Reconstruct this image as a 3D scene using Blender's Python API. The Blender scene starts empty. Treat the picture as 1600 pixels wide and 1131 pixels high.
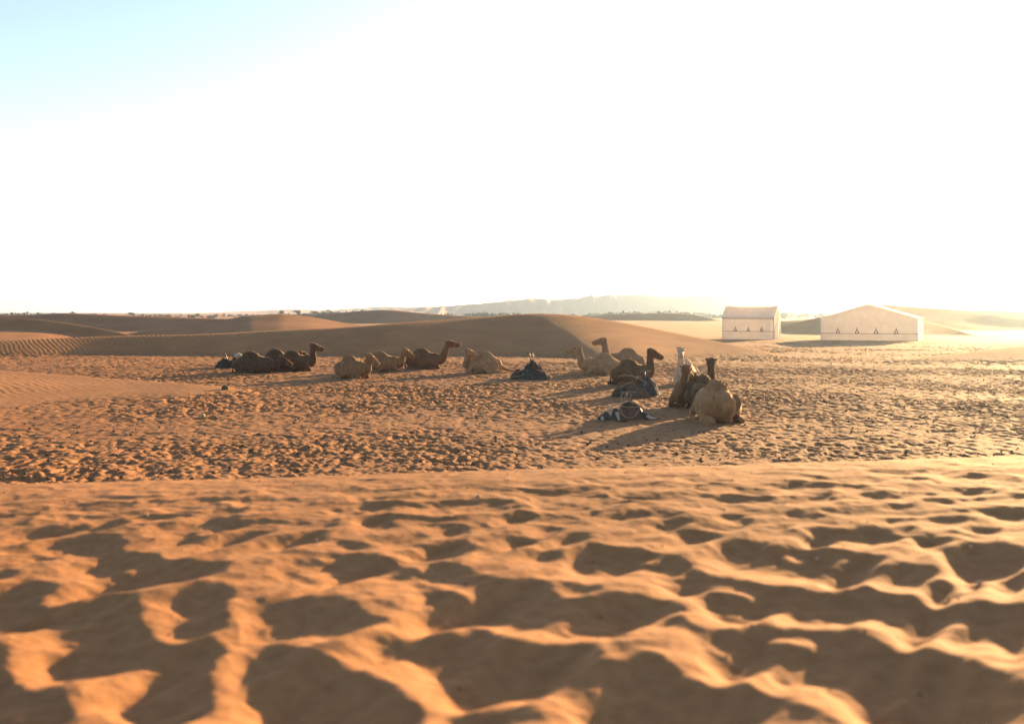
import bpy, bmesh, math, random
import numpy as np
from mathutils import Vector, Matrix

# ------------------------------------------------------------------ camera, sky, sun, exposure
S = bpy.context.scene
R = math.radians
FP = 1555.0            # focal length in photo pixels (1600 wide)
HZ = 488.0             # photo row of the horizon
EYE = 3.15             # eye height over the flat basin
SUN_AZ, SUN_EL = R(33.5), R(9.0)

cam_d = bpy.data.cameras.new("camera")
cam_d.sensor_width = 36.0
cam_d.lens = 36.0 * FP / 1600.0
cam_d.shift_y = (HZ - 565.5) / 1600.0
cam_d.clip_start = 0.05
cam_d.clip_end = 30000.0
cam_d.dof.use_dof = True
cam_d.dof.focus_distance = 44.0
cam_d.dof.aperture_fstop = 1.8
cam = bpy.data.objects.new("camera", cam_d)
cam.location = (0, 0, EYE)
cam.rotation_euler = (R(90), 0, 0)
S.collection.objects.link(cam)
S.camera = cam

world = bpy.data.worlds.new("World")
S.world = world
world.use_nodes = True
nt = world.node_tree
nt.nodes.clear()
sky = nt.nodes.new("ShaderNodeTexSky")
sky.sky_type = 'NISHITA'
sky.sun_disc = False
sky.sun_elevation = SUN_EL
sky.sun_rotation = SUN_AZ
sky.altitude = 1500
sky.air_density = 0.8
sky.dust_density = 2.2
sky.ozone_density = 0.1
bg = nt.nodes.new("ShaderNodeBackground")
bg.inputs['Strength'].default_value = 0.072
wo = nt.nodes.new("ShaderNodeOutputWorld")
nt.links.new(sky.outputs[0], bg.inputs[0])
nt.links.new(bg.outputs[0], wo.inputs[0])

sun_d = bpy.data.lights.new("sun", 'SUN')
sun_d.energy = 5.0
sun_d.angle = R(0.5)
sun_d.color = (1.0, 0.63, 0.29)
sun = bpy.data.objects.new("sun", sun_d)
SUN_DIR = Vector((math.sin(SUN_AZ) * math.cos(SUN_EL), math.cos(SUN_AZ) * math.cos(SUN_EL), math.sin(SUN_EL)))
sun.rotation_euler = SUN_DIR.to_track_quat('Z', 'Y').to_euler()
sun.location = (60, 90, 40)
S.collection.objects.link(sun)

S.view_settings.view_transform = 'Standard'
S.view_settings.look = 'None'
S.view_settings.exposure = 2.34
S.view_settings.gamma = 1.0
S.view_settings.use_curve_mapping = False
S.render.engine = 'CYCLES'
S.cycles.use_denoising = True
S.cycles.max_bounces = 8
S.cycles.diffuse_bounces = 4
S.cycles.transmission_bounces = 6
S.cycles.volume_bounces = 1
S.cycles.use_adaptive_sampling = False

HAZE_DENSITY = 0.00018
HAZE_G = 0.85
HAZE_COLOR = (0.52, 0.73, 1.0, 1)

random.seed(7)
RNG = np.random.default_rng(7)
C = S.collection

# ------------------------------------------------------------------ helpers
def tag(o, label=None, cat=None, group=None, kind=None):
    if label: o['label'] = label
    if cat: o['category'] = cat
    if group: o['group'] = group
    if kind: o['kind'] = kind
    return o

def empty(name, loc=(0, 0, 0), rz=0.0):
    o = bpy.data.objects.new(name, None)
    o.empty_display_size = 0.3
    o.location = loc
    o.rotation_euler = (0, 0, rz)
    C.objects.link(o)
    return o

def mesh_obj(name, verts, faces, mat, parent=None, smooth=True):
    m = bpy.data.meshes.new(name)
    m.from_pydata([tuple(v) for v in verts], [], faces)
    if smooth:
        m.polygons.foreach_set('use_smooth', np.ones(len(m.polygons), dtype=bool))
    m.update()
    if mat: m.materials.append(mat)
    o = bpy.data.objects.new(name, m)
    C.objects.link(o)
    if parent: o.parent = parent
    return o

class MB:
    """collects verts and faces of one mesh"""
    def __init__(self): self.v = []; self.f = []
    def add(self, vs, fs):
        b = len(self.v)
        self.v += [tuple(p) for p in vs]
        self.f += [tuple(i + b for i in f) for f in fs]
        return self
    def box(self, c, s, rot=None):
        vs = []
        for x in (-1, 1):
            for y in (-1, 1):
                for z in (-1, 1):
                    p = Vector((x * s[0] / 2, y * s[1] / 2, z * s[2] / 2))
                    if rot is not None: p = rot @ p
                    vs.append(p + Vector(c))
        return self.add(vs, [(0, 1, 3, 2), (4, 6, 7, 5), (0, 4, 5, 1), (2, 3, 7, 6), (0, 2, 6, 4), (1, 5, 7, 3)])
    def tube(self, path, n=8, up=(0, 0, 1)):
        """path: list of (x,y,z,r_side,r_up); closed ends"""
        P = [Vector(p[:3]) for p in path]
        rings = []
        sd = None
        for i, p in enumerate(path):
            t = (P[min(i + 1, len(P) - 1)] - P[max(i - 1, 0)])
            if t.length < 1e-6: t = Vector((1, 0, 0))
            t.normalize()
            if sd is None:
                u = Vector(up)
                if abs(t.dot(u)) > 0.92 * u.length: u = Vector((1, 0, 0)) if abs(t.x) < 0.9 else Vector((0, 1, 0))
                sd = t.cross(u).normalized()
            else:
                sd = (sd - t * sd.dot(t)).normalized()
            uu = sd.cross(t).normalized()
            rs = p[3]; ru = p[4] if len(p) > 4 else p[3]
            rings.append([P[i] + sd * (math.cos(2 * math.pi * k / n) * rs) + uu * (math.sin(2 * math.pi * k / n) * ru) for k in range(n)])
        vs = [q for r in rings for q in r]
        fs = []
        for i in range(len(rings) - 1):
            for k in range(n):
                a = i * n + k; b = i * n + (k + 1) % n
                fs.append((a, b, b + n, a + n))
        vs.append(P[0]); vs.append(P[-1])
        c0 = len(vs) - 2; c1 = len(vs) - 1
        for k in range(n):
            fs.append((c0, (k + 1) % n, k))
            l = (len(rings) - 1) * n
            fs.append((c1, l + k, l + (k + 1) % n))
        return self.add(vs, fs)
    def blob(self, c, r, n=12, m=8, rot=None, noise=0.0, seed=0):
        rr = random.Random(seed)
        vs = []; fs = []
        for j in range(m + 1):
            th = math.pi * j / m
            for i in range(n):
                ph = 2 * math.pi * i / n
                k = 1 + (rr.uniform(-noise, noise) if 0 < j < m else 0)
                p = Vector((math.sin(th) * math.cos(ph) * r[0] * k, math.sin(th) * math.sin(ph) * r[1] * k, math.cos(th) * r[2] * k))
                if rot is not None: p = rot @ p
                vs.append(p + Vector(c))
        for j in range(m):
            for i in range(n):
                a = j * n + i; b = j * n + (i + 1) % n
                fs.append((a, a + n, b + n, b))
        return self.add(vs, fs)
    def build(self, name, mat, parent=None, smooth=True):
        return mesh_obj(name, self.v, self.f, mat, parent, smooth)

def ray(px, py, Y):
    """point seen at photo pixel (px, py) and distance Y"""
    return ((px - 800.0) / FP * Y, Y, EYE - (py - HZ) / FP * Y)

# ------------------------------------------------------------------ materials
def new_mat(name):
    m = bpy.data.materials.new(name); m.use_nodes = True
    n = m.node_tree
    n.nodes.clear()
    out = n.nodes.new("ShaderNodeOutputMaterial")
    return m, n, out

def plain(name, col, rough=0.85, var=0.25, scale=8.0, sheen=0.0, bump=0.0, bscale=40.0, metal=0.0, translucent=0.0, stretch=None):
    m, n, out = new_mat(name)
    b = n.nodes.new("ShaderNodeBsdfPrincipled")
    b.inputs['Roughness'].default_value = rough
    b.inputs['Metallic'].default_value = metal
    b.inputs['Specular IOR Level'].default_value = 0.25
    if sheen:
        b.inputs['Sheen Weight'].default_value = sheen
        b.inputs['Sheen Roughness'].default_value = 0.4
        b.inputs['Sheen Tint'].default_value = (1, 0.72, 0.42, 1)
    tc = n.nodes.new("ShaderNodeTexCoord")
    src = tc.outputs['Object']
    if stretch:
        mp = n.nodes.new("ShaderNodeMapping"); mp.inputs['Scale'].default_value = stretch
        n.links.new(src, mp.inputs[0]); src = mp.outputs[0]
    nz = n.nodes.new("ShaderNodeTexNoise"); nz.inputs['Scale'].default_value = scale; nz.inputs['Detail'].default_value = 5
    n.links.new(src, nz.inputs['Vector'])
    rp = n.nodes.new("ShaderNodeValToRGB")
    rp.color_ramp.elements[0].position = 0.3; rp.color_ramp.elements[1].position = 0.7
    rp.color_ramp.elements[0].color = tuple(c * (1 - var) for c in col) + (1,)
    rp.color_ramp.elements[1].color = tuple(min(1, c * (1 + var)) for c in col) + (1,)
    n.links.new(nz.outputs[0], rp.inputs[0]); n.links.new(rp.outputs[0], b.inputs['Base Color'])
    if bump:
        n2 = n.nodes.new("ShaderNodeTexNoise"); n2.inputs['Scale'].default_value = bscale; n2.inputs['Detail'].default_value = 4
        n.links.new(src, n2.inputs['Vector'])
        bp = n.nodes.new("ShaderNodeBump"); bp.inputs['Strength'].default_value = 1.0; bp.inputs['Distance'].default_value = bump
        n.links.new(n2.outputs[0], bp.inputs['Height']); n.links.new(bp.outputs[0], b.inputs['Normal'])
    if translucent:
        tr = n.nodes.new("ShaderNodeBsdfTranslucent")
        n.links.new(rp.outputs[0], tr.inputs[0])
        mx = n.nodes.new("ShaderNodeMixShader"); mx.inputs[0].default_value = translucent
        n.links.new(b.outputs[0], mx.inputs[1]); n.links.new(tr.outputs[0], mx.inputs[2])
        n.links.new(mx.outputs[0], out.inputs[0])
    else:
        n.links.new(b.outputs[0], out.inputs[0])
    return m

def sand_material():
    m, n, out = new_mat("sand")
    L = n.links.new
    b = n.nodes.new("ShaderNodeBsdfPrincipled")
    b.inputs['Roughness'].default_value = 0.9
    b.inputs['Specular IOR Level'].default_value = 0.06
    geo = n.nodes.new("ShaderNodeNewGeometry")
    pos = geo.outputs['Position']
    big = n.nodes.new("ShaderNodeTexNoise"); big.inputs['Scale'].default_value = 0.35; big.inputs['Detail'].default_value = 6
    fine = n.nodes.new("ShaderNodeTexNoise"); fine.inputs['Scale'].default_value = 14.0; fine.inputs['Detail'].default_value = 5
    grain = n.nodes.new("ShaderNodeTexNoise"); grain.inputs['Scale'].default_value = 220.0; grain.inputs['Detail'].default_value = 2
    for t in (big, fine, grain): L(pos, t.inputs['Vector'])
    r1 = n.nodes.new("ShaderNodeValToRGB")
    r1.color_ramp.elements[0].position = 0.32; r1.color_ramp.elements[1].position = 0.68
    r1.color_ramp.elements[0].color = (0.28, 0.136, 0.058, 1)
    r1.color_ramp.elements[1].color = (0.345, 0.170, 0.074, 1)
    L(big.outputs[0], r1.inputs[0])
    mx = n.nodes.new("ShaderNodeMix"); mx.data_type = 'RGBA'; mx.blend_type = 'MULTIPLY'
    r2 = n.nodes.new("ShaderNodeValToRGB")
    r2.color_ramp.elements[0].position = 0.3; r2.color_ramp.elements[1].position = 0.65
    r2.color_ramp.elements[0].color = (0.80, 0.78, 0.76, 1); r2.color_ramp.elements[1].color = (1.06, 1.06, 1.06, 1)
    L(fine.outputs[0], r2.inputs[0])
    mx.inputs[0].default_value = 0.8
    L(r1.outputs[0], mx.inputs[6]); L(r2.outputs[0], mx.inputs[7])
    # dark dung-stained trampled earth, where the herd has stood
    at = n.nodes.new("ShaderNodeAttribute"); at.attribute_name = "trampled"
    sp = n.nodes.new("ShaderNodeTexNoise"); sp.inputs['Scale'].default_value = 5.0; sp.inputs['Detail'].default_value = 6; sp.inputs['Roughness'].default_value = 0.7
    L(pos, sp.inputs['Vector'])
    r3 = n.nodes.new("ShaderNodeValToRGB")
    r3.color_ramp.elements[0].position = 0.45; r3.color_ramp.elements[1].position = 0.62
    r3.color_ramp.elements[0].color = (0.25, 0.25, 0.25, 1); r3.color_ramp.elements[1].color = (1, 1, 1, 1)
    L(sp.outputs[0], r3.inputs[0])
    mul = n.nodes.new("ShaderNodeMath"); mul.operation = 'MULTIPLY'
    L(r3.outputs[0], mul.inputs[0]); L(at.outputs['Fac'], mul.inputs[1])
    mul2 = n.nodes.new("ShaderNodeMath"); mul2.operation = 'MULTIPLY'; mul2.inputs[1].default_value = 0.8
    L(mul.outputs[0], mul2.inputs[0])
    mx2 = n.nodes.new("ShaderNodeMix"); mx2.data_type = 'RGBA'
    L(mul2.outputs[0], mx2.inputs[0]); L(mx.outputs[2], mx2.inputs[6]); mx2.inputs[7].default_value = (0.155, 0.078, 0.040, 1)
    L(mx2.outputs[2], b.inputs['Base Color'])
    # relief: wind ripples where the sand is undisturbed, grain everywhere
    ra = n.nodes.new("ShaderNodeAttribute"); ra.attribute_name = "ripple"
    mp = n.nodes.new("ShaderNodeMapping"); mp.inputs['Rotation'].default_value = (0, 0, R(-38)); mp.inputs['Scale'].default_value = (1, 1, 0.0)
    L(pos, mp.inputs[0])
    wv = n.nodes.new("ShaderNodeTexWave"); wv.wave_type = 'BANDS'; wv.bands_direction = 'X'; wv.wave_profile = 'SIN'
    wv.inputs['Scale'].default_value = 0.95; wv.inputs['Distortion'].default_value = 6.0
    wv.inputs['Detail'].default_value = 2.0; wv.inputs['Detail Scale'].default_value = 0.6; wv.inputs['Detail Roughness'].default_value = 0.5
    L(mp.outputs[0], wv.inputs[0])
    mr = n.nodes.new("ShaderNodeMath"); mr.operation = 'MULTIPLY'
    mod = n.nodes.new("ShaderNodeTexNoise"); mod.inputs['Scale'].default_value = 0.22; mod.inputs['Detail'].default_value = 3
    L(pos, mod.inputs['Vector'])
    mdr = n.nodes.new("ShaderNodeMapRange"); mdr.inputs['From Min'].default_value = 0.35; mdr.inputs['From Max'].default_value = 0.65; mdr.inputs['To Min'].default_value = 0.3
    L(mod.outputs[0], mdr.inputs['Value'])
    mm_ = n.nodes.new("ShaderNodeMath"); mm_.operation = 'MULTIPLY'
    L(ra.outputs['Fac'], mm_.inputs[0]); L(mdr.outputs[0], mm_.inputs[1])
    L(wv.outputs[1], mr.inputs[0]); L(mm_.outputs[0], mr.inputs[1])
    b1 = n.nodes.new("ShaderNodeBump"); b1.inputs['Strength'].default_value = 1.0; b1.inputs['Distance'].default_value = 0.026
    L(mr.outputs[0], b1.inputs['Height'])
    b2 = n.nodes.new("ShaderNodeBump"); b2.inputs['Strength'].default_value = 1.0; b2.inputs['Distance'].default_value = 0.006
    L(fine.outputs[0], b2.inputs['Height']); L(b1.outputs[0], b2.inputs['Normal'])
    b3 = n.nodes.new("ShaderNodeBump"); b3.inputs['Strength'].default_value = 0.6; b3.inputs['Distance'].default_value = 0.0015
    L(grain.outputs[0], b3.inputs['Height']); L(b2.outputs[0], b3.inputs['Normal'])
    L(b3.outputs[0], b.inputs['Normal'])
    L(b.outputs[0], out.inputs[0])
    return m

SAND = sand_material()

# ------------------------------------------------------------------ noise
def _hash(ix, iy, seed):
    h = (ix.astype(np.int64) * 374761393 + iy.astype(np.int64) * 668265263 + seed * 1274126177) & 0xFFFFFFFF
    h = ((h ^ (h >> 13)) * 1274126177) & 0xFFFFFFFF
    return (h ^ (h >> 16)) & 0xFFFFFFFF

def gnoise(x, y, seed=0):
    """gradient noise, about -1..1"""
    x0 = np.floor(x); y0 = np.floor(y)
    fx = x - x0; fy = y - y0
    ux = fx * fx * fx * (fx * (fx * 6 - 15) + 10); uy = fy * fy * fy * (fy * (fy * 6 - 15) + 10)
    res = []
    for dy in (0, 1):
        for dx in (0, 1):
            a = _hash(x0 + dx, y0 + dy, seed) * (2 * np.pi / 4294967296.0)
            res.append(np.cos(a) * (fx - dx) + np.sin(a) * (fy - dy))
    n0 = res[0] + (res[1] - res[0]) * ux
    n1 = res[2] + (res[3] - res[2]) * ux
    return (n0 + (n1 - n0) * uy) * 1.5

def sstep(a, b, x):
    t = np.clip((x - a) / (b - a), 0, 1)
    return t * t * (3 - 2 * t)

def smax(a, b, k):
    h = np.clip(0.5 + 0.5 * (a - b) / k, 0, 1)
    return b + (a - b) * h + k * h * (1 - h)

# ------------------------------------------------------------------ foreground dune: wind-worn footprints and ridges
FG_Y = 8.6
FG_Z = 1.85
def fg_plane(X, Y):
    return FG_Z + 0.0285 * X + 0.006 * (FG_Y - Y)
def fg_project(X, Y):
    z = fg_plane(X, Y)
    return 800 + FP * X / Y, HZ + FP * (EYE - z) / Y

# hollows of the foreground, outlined as (column offset, points) on the sand
K1 = [
 [(540,105),(560,60),(600,48),(660,62),(740,75),(640,100)],
 [(210,140),(260,110),(370,95),(470,80),(480,95),(380,120),(250,140)],
 [(240,185),(330,155),(470,140),(560,135),(640,150),(680,185),(665,215),(760,235),(870,245),(930,275),(1100,285),(1260,285),(1250,345),(1180,375),(1000,360),(850,385),(720,400),(640,410),(560,440),(480,425),(490,395),(580,380),(560,350),(500,320),(490,260),(430,210),(380,190)],
 [(950,460),(1010,430),(1060,415),(1210,400),(1290,460),(1290,490),(1200,520),(1260,540),(1240,640),(1150,670),(1050,690),(970,680),(950,590),(970,520)],
 [(0,420),(80,380),(150,360),(190,385),(290,400),(300,430),(230,470),(215,500),(330,510),(480,490),(560,465),(680,455),(740,480),(780,540),(770,590),(830,680),(870,705),(960,715),(1080,705),(1200,680),(1250,770),(1190,800),(1130,900),(1170,940),(1185,990),(1170,1070),(1100,1131),(830,1131),(760,1090),(660,1050),(690,960),(780,880),(800,830),(640,835),(480,845),(330,850),(250,790),(260,740),(380,730),(330,660),(290,600),(200,590),(100,620),(0,640),(-120,660),(-120,440)],
 [(-120,700),(0,710),(40,740),(30,800),(80,890),(175,960),(230,900),(270,950),(340,1010),(430,1100),(450,1160),(-120,1160)],
 [(1220,180),(1260,130),(1340,115),(1414,110),(1414,150),(1300,200),(1240,205)],
 [(1100,80),(1130,45),(1200,45),(1300,70),(1400,75),(1340,100),(1220,120),(1150,95)],
 [(970,140),(1060,120),(1120,150),(1130,190),(1050,190),(1000,160)],
 [(150,240),(260,230),(310,245),(290,265),(200,250)],
 [(-60,330),(90,330),(60,370),(-60,400)],
 [(110,20),(150,0),(220,10),(270,20),(190,30)], [(0,25),(60,10),(90,20),(40,35)],
]
K2 = [
 [(590,70),(640,40),(700,45),(780,85),(800,105),(700,110),(620,95)],
 [(1000,85),(1060,70),(1190,95),(1120,130),(1060,130)],
 [(820,150),(860,115),(960,140),(900,160)],
 [(900,240),(920,200),(1000,180),(1080,160),(1150,165),(1230,220),(1120,245),(990,250)],
 [(0,140),(0,115),(130,110),(90,135)],
 [(100,170),(130,150),(220,150),(320,120),(370,125),(340,170),(250,195),(150,195)],
 [(430,190),(470,175),(560,180),(660,220),(540,220)],
 [(180,280),(220,260),(330,260),(390,275),(460,270),(510,300),(400,235),(500,235),(620,255),(750,270),(870,315),(910,330),(960,290),(1080,290),(1200,330),(1270,365),(1414,375),(1414,550),(1250,540),(1150,560),(1040,585),(960,570),(900,515),(1000,510),(900,430),(870,360),(760,370),(690,325),(620,330),(550,370),(500,400),(450,380),(430,340),(330,320),(230,300)],
 [(140,340),(170,320),(260,350),(340,380),(300,400),(220,380)],
 [(-25,475),(130,495),(260,490),(400,480),(500,500),(560,540),(640,570),(730,600),(640,625),(560,660),(460,670),(330,650),(260,645),(130,675),(20,670),(-20,570)],
 [(640,690),(720,660),(860,675),(900,660),(980,650),(1050,635),(1140,630),(1160,600),(1250,600),(1330,640),(1370,690),(1414,700),(1414,930),(1300,970),(1160,980),(1070,930),(1000,850),(1010,790),(900,750),(800,750),(720,770)],
 [(0,740),(180,745),(330,790),(500,840),(640,880),(760,920),(850,990),(920,1050),(940,1160),(130,1160),(20,1060),(0,1000),(-60,990),(-110,960),(-100,860),(-40,740)],
 [(1000,1160),(1060,1080),(1180,1070),(1260,1045),(1414,1040),(1414,1160)],
 [(600,500),(720,500),(800,540),(700,530)], [(0,180),(60,180),(80,195),(0,205)],
]
K3 = [
 [(110,95),(160,80),(230,75),(310,95),(260,120),(190,125)],
 [(0,165),(0,150),(90,140),(160,160),(80,180),(0,178)],
 [(230,185),(280,140),(340,110),(390,120),(440,155),(360,165),(280,160)],
 [(0,30),(60,15),(170,30),(100,50),(0,50)],
 [(520,25),(620,10),(800,5),(720,30),(600,40)], [(380,0),(480,0),(500,20),(440,20)],
 [(740,55),(820,45),(920,40),(990,60),(900,80),(820,80)],
 [(900,115),(1000,85),(1060,90),(1170,130),(1080,145),(950,150)],
 [(1150,20),(1250,15),(1350,50),(1270,70),(1200,45)],
 [(1100,200),(1170,155),(1260,150),(1414,160),(1414,290),(1300,270),(1190,250),(1110,220)],
 [(320,270),(330,200),(460,180),(560,195),(700,210),(830,220),(930,250),(1000,285),(960,320),(830,330),(770,300),(640,305),(520,315),(380,295)],
 [(80,225),(180,205),(260,225),(240,270),(160,260)],
 [(830,345),(950,335),(1010,300),(1120,340),(1260,365),(1414,390),(1414,510),(1300,545),(1200,550),(1120,520),(1040,460),(1010,415),(920,415),(870,380)],
 [(0,365),(130,360),(220,375),(215,420),(290,465),(420,475),(560,460),(700,460),(850,465),(920,490),(990,535),(900,545),(780,570),(680,600),(540,605),(400,620),(300,635),(200,625),(90,600),(0,585)],
 [(240,390),(270,380),(380,390),(490,420),(480,440),(380,445),(290,425)],
 [(760,600),(900,560),(960,590),(1050,620),(1140,625),(1250,605),(1414,595),(1414,790),(1340,820),(1240,835),(1170,815),(1090,750),(1020,680),(960,640),(870,620)],
 [(0,705),(130,710),(300,705),(460,700),(480,770),(500,830),(600,820),(760,795),(870,830),(960,880),(1100,915),(1290,925),(1414,965),(1414,1160),(480,1160),(400,1080),(300,990),(220,970),(80,925),(0,930)],
 [(0,1045),(60,1040),(160,1060),(150,1100),(240,1160),(0,1160)],
 [(550,760),(560,735),(700,735),(860,760),(740,760),(600,775)],
 [(900,810),(1000,820),(1110,855),(1000,850)], [(520,690),(590,665),(630,670),(560,720)],
]
K4 = [
 [(20,85),(60,65),(140,65),(90,90)],
 [(200,85),(320,80),(400,105),(520,95),(640,80),(700,110),(760,130),(680,150),(560,145),(420,130),(330,150),(200,155),(240,120)],
 [(620,45),(680,38),(740,55),(680,60)], [(690,95),(740,80),(800,80),(840,100),(760,110)],
 [(0,185),(120,180),(240,185),(380,190),(500,215),(620,235),(700,240),(600,270),(600,285),(680,285),(730,260),(860,290),(930,300),(960,310),(840,380),(760,370),(620,350),(500,345),(390,345),(290,325),(180,290),(0,280)],
 [(840,395),(920,355),(980,350),(1080,405),(1020,440),(930,445),(880,425)],
 [(930,205),(1050,195),(1120,165),(1250,180),(1460,215),(1460,260),(1340,305),(1220,310),(1080,310),(1000,250)],
 [(800,150),(870,115),(910,120),(1010,160),(930,170),(840,170)],
 [(870,45),(960,30),(1060,30),(1160,55),(1020,60)], [(1080,85),(1200,85),(1310,95),(1260,105),(1150,105)],
 [(1140,0),(1300,0),(1460,25),(1460,45),(1280,35)],
 [(1080,320),(1200,340),(1190,380),(1120,350)], [(1280,330),(1460,310),(1460,390),(1350,405),(1270,370)],
 [(0,400),(100,400),(250,405),(400,425),(520,400),(640,420),(800,445),(900,470),(1050,490),(1180,485),(1300,505),(1480,530),(1480,770),(1330,700),(1240,650),(1120,650),(1000,655),(1080,570),(1000,600),(850,640),(770,620),(760,590),(640,555),(560,520),(480,535),(330,540),(200,540),(100,510),(110,480),(0,500)],
 [(0,600),(160,610),(330,625),(500,650),(640,690),(760,730),(900,745),(1050,780),(1200,840),(1330,900),(1400,920),(1280,950),(1480,960),(1480,1160),(740,1160),(620,1040),(500,970),(330,900),(240,860),(100,850),(20,850),(0,820),(100,750),(0,790)],
 [(0,970),(130,1005),(300,1060),(500,1160),(0,1160)],
 [(30,15),(150,10),(350,30),(200,30)],
]
RIDGES = [  # small sunlit crests standing inside the hollows
 (400, [(860,350),(1000,385),(1150,425),(1230,470),(1100,445),(950,405)]),
 (0, [(650,315),(720,305),(770,330),(740,340),(690,325)]),
 (0, [(1040,385),(1120,365),(1130,378),(1060,410)]),
 (800, [(690,265),(820,240),(830,252),(720,278)]),
 (800, [(1040,395),(1200,400),(1390,450),(1250,440),(1100,418)]),
 (1200, [(340,225),(470,235),(420,255)]), (1200, [(60,210),(240,225),(130,238)]),
 (1200, [(0,645),(200,655),(275,700),(150,690),(0,672)]),
]

def inside(px, py, poly):
    r = np.zeros(px.shape, bool)
    n = len(poly)
    for i in range(n):
        x1, y1 = poly[i]; x2, y2 = poly[(i + 1) % n]
        if y1 == y2: continue
        c = ((y1 > py) != (y2 > py)) & (px < (x2 - x1) * (py - y1) / (y2 - y1) + x1)
        r ^= c
    return r

def blur(a, sig, axis):
    k = int(3 * sig) + 1
    w = np.exp(-0.5 * (np.arange(-k, k + 1) / sig) ** 2); w /= w.sum()
    p = [(0, 0), (0, 0)]; p[axis] = (k, k)
    b = np.pad(a, p, mode='edge')
    out = np.zeros_like(a)
    for i, wi in enumerate(w):
        sl = [slice(None), slice(None)]; sl[axis] = slice(i, i + a.shape[axis])
        out += wi * b[tuple(sl)]
    return out

DS = 0.014
UDIR = np.array([-math.sin(SUN_AZ), -math.cos(SUN_AZ)])      # the way shadows run
VDIR = np.array([math.cos(SUN_AZ), -math.sin(SUN_AZ)])
def fg_relief():
    ctr = np.array([0.0, 5.6])
    half_s, half_t = 6.6, 7.2
    s = np.arange(-half_s, half_s, DS); t = np.arange(-half_t, half_t, DS)
    SS, TT = np.meshgrid(s, t, indexing='ij')
    X = ctr[0] + SS * UDIR[0] + TT * VDIR[0]
    Y = ctr[1] + SS * UDIR[1] + TT * VDIR[1]
    ok = (Y > 1.9) & (Y < 8.75) & (np.abs(X) < 0.62 * Y + 0.6)
    wx = X + 0.018 * gnoise(X * 7, Y * 7, 31) + 0.014 * gnoise(X * 19, Y * 19, 32) + 0.006 * gnoise(X * 45, Y * 45, 35)
    wy = Y + 0.018 * gnoise(X * 7, Y * 7, 33) + 0.014 * gnoise(X * 19, Y * 19, 34) + 0.006 * gnoise(X * 45, Y * 45, 36)
    px, py = fg_project(wx, np.maximum(wy, 0.5))
    px = np.where(ok, px, -9999.0)
    idx = np.nonzero(ok)
    pxo = px[idx]; pyo = py[idx]
    mk = np.zeros(pxo.shape, bool)
    def stamp(ox, poly, val):
        pl = [(x / 3.535 + ox, y / 3.535 + 811) for x, y in poly]
        x0 = min(p[0] for p in pl); x1 = max(p[0] for p in pl); y0 = min(p[1] for p in pl); y1 = max(p[1] for p in pl)
        w = np.nonzero((pxo >= x0) & (pxo <= x1) & (pyo >= y0) & (pyo <= y1))[0]
        if len(w): mk[w[inside(pxo[w], pyo[w], pl)]] = val
    for ox, ks in ((0, K1), (400, K2), (800, K3), (1200, K4)):
        for pl in ks: stamp(ox, pl, True)
    for ox, pl in RIDGES: stamp(ox, pl, False)
    mask = np.zeros(X.shape, bool)
    mask[idx] = mk
    n = len(s)
    tn = math.tan(SUN_EL - R(0.4))
    rem = np.zeros(X.shape, np.float32)
    for i in range(n - 2, -1, -1):
        rem[i] = np.where(mask[i], rem[i + 1] + DS, 0)
    # trace every sun line: sand drops under the light behind each lip, then climbs back
    H = np.zeros(X.shape, np.float32)
    h = np.zeros(len(t), np.float32); run = np.zeros(len(t), np.float32); Ln = np.ones(len(t), np.float32); lip = h.copy()
    for i in range(n):
        d = mask[i]
        start = d & (run == 0)
        lip = np.where(start, h, lip); Ln = np.where(start, np.maximum(rem[i], DS), Ln)
        run = np.where(d, run + DS, 0)
        q = np.clip(run / Ln, 0, 1)
        clear = Ln * 0.055 * np.maximum(np.sin(np.pi * q), 0) ** 0.8 * (1 - 0.45 * q)
        hd = lip - tn * np.minimum(run, Ln) - clear
        hl = h + DS * np.clip((0.05 - h) / 0.28, -0.05, 0.42)
        h = np.where(d, hd, hl)
        H[i] = h
    H = blur(H, 0.9, 0); H = blur(H, 1.6, 1)
    return ctr, half_s, half_t, H
FG = fg_relief()

def fg_detail(X, Y):
    ctr, hs, ht, H = FG
    dx = X - ctr[0]; dy = Y - ctr[1]
    s = (dx * UDIR[0] + dy * UDIR[1] + hs) / DS; t = (dx * VDIR[0] + dy * VDIR[1] + ht) / DS
    okk = (s > 0) & (s < H.shape[0] - 2) & (t > 0) & (t < H.shape[1] - 2)
    s = np.clip(s, 0, H.shape[0] - 2.001); t = np.clip(t, 0, H.shape[1] - 2.001)
    i = s.astype(int); j = t.astype(int); fs = s - i; ft = t - j
    v = (H[i, j] * (1 - fs) + H[i + 1, j] * fs) * (1 - ft) + (H[i, j + 1] * (1 - fs) + H[i + 1, j + 1] * fs) * ft
    return np.where(okk, v, 0.03)

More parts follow.
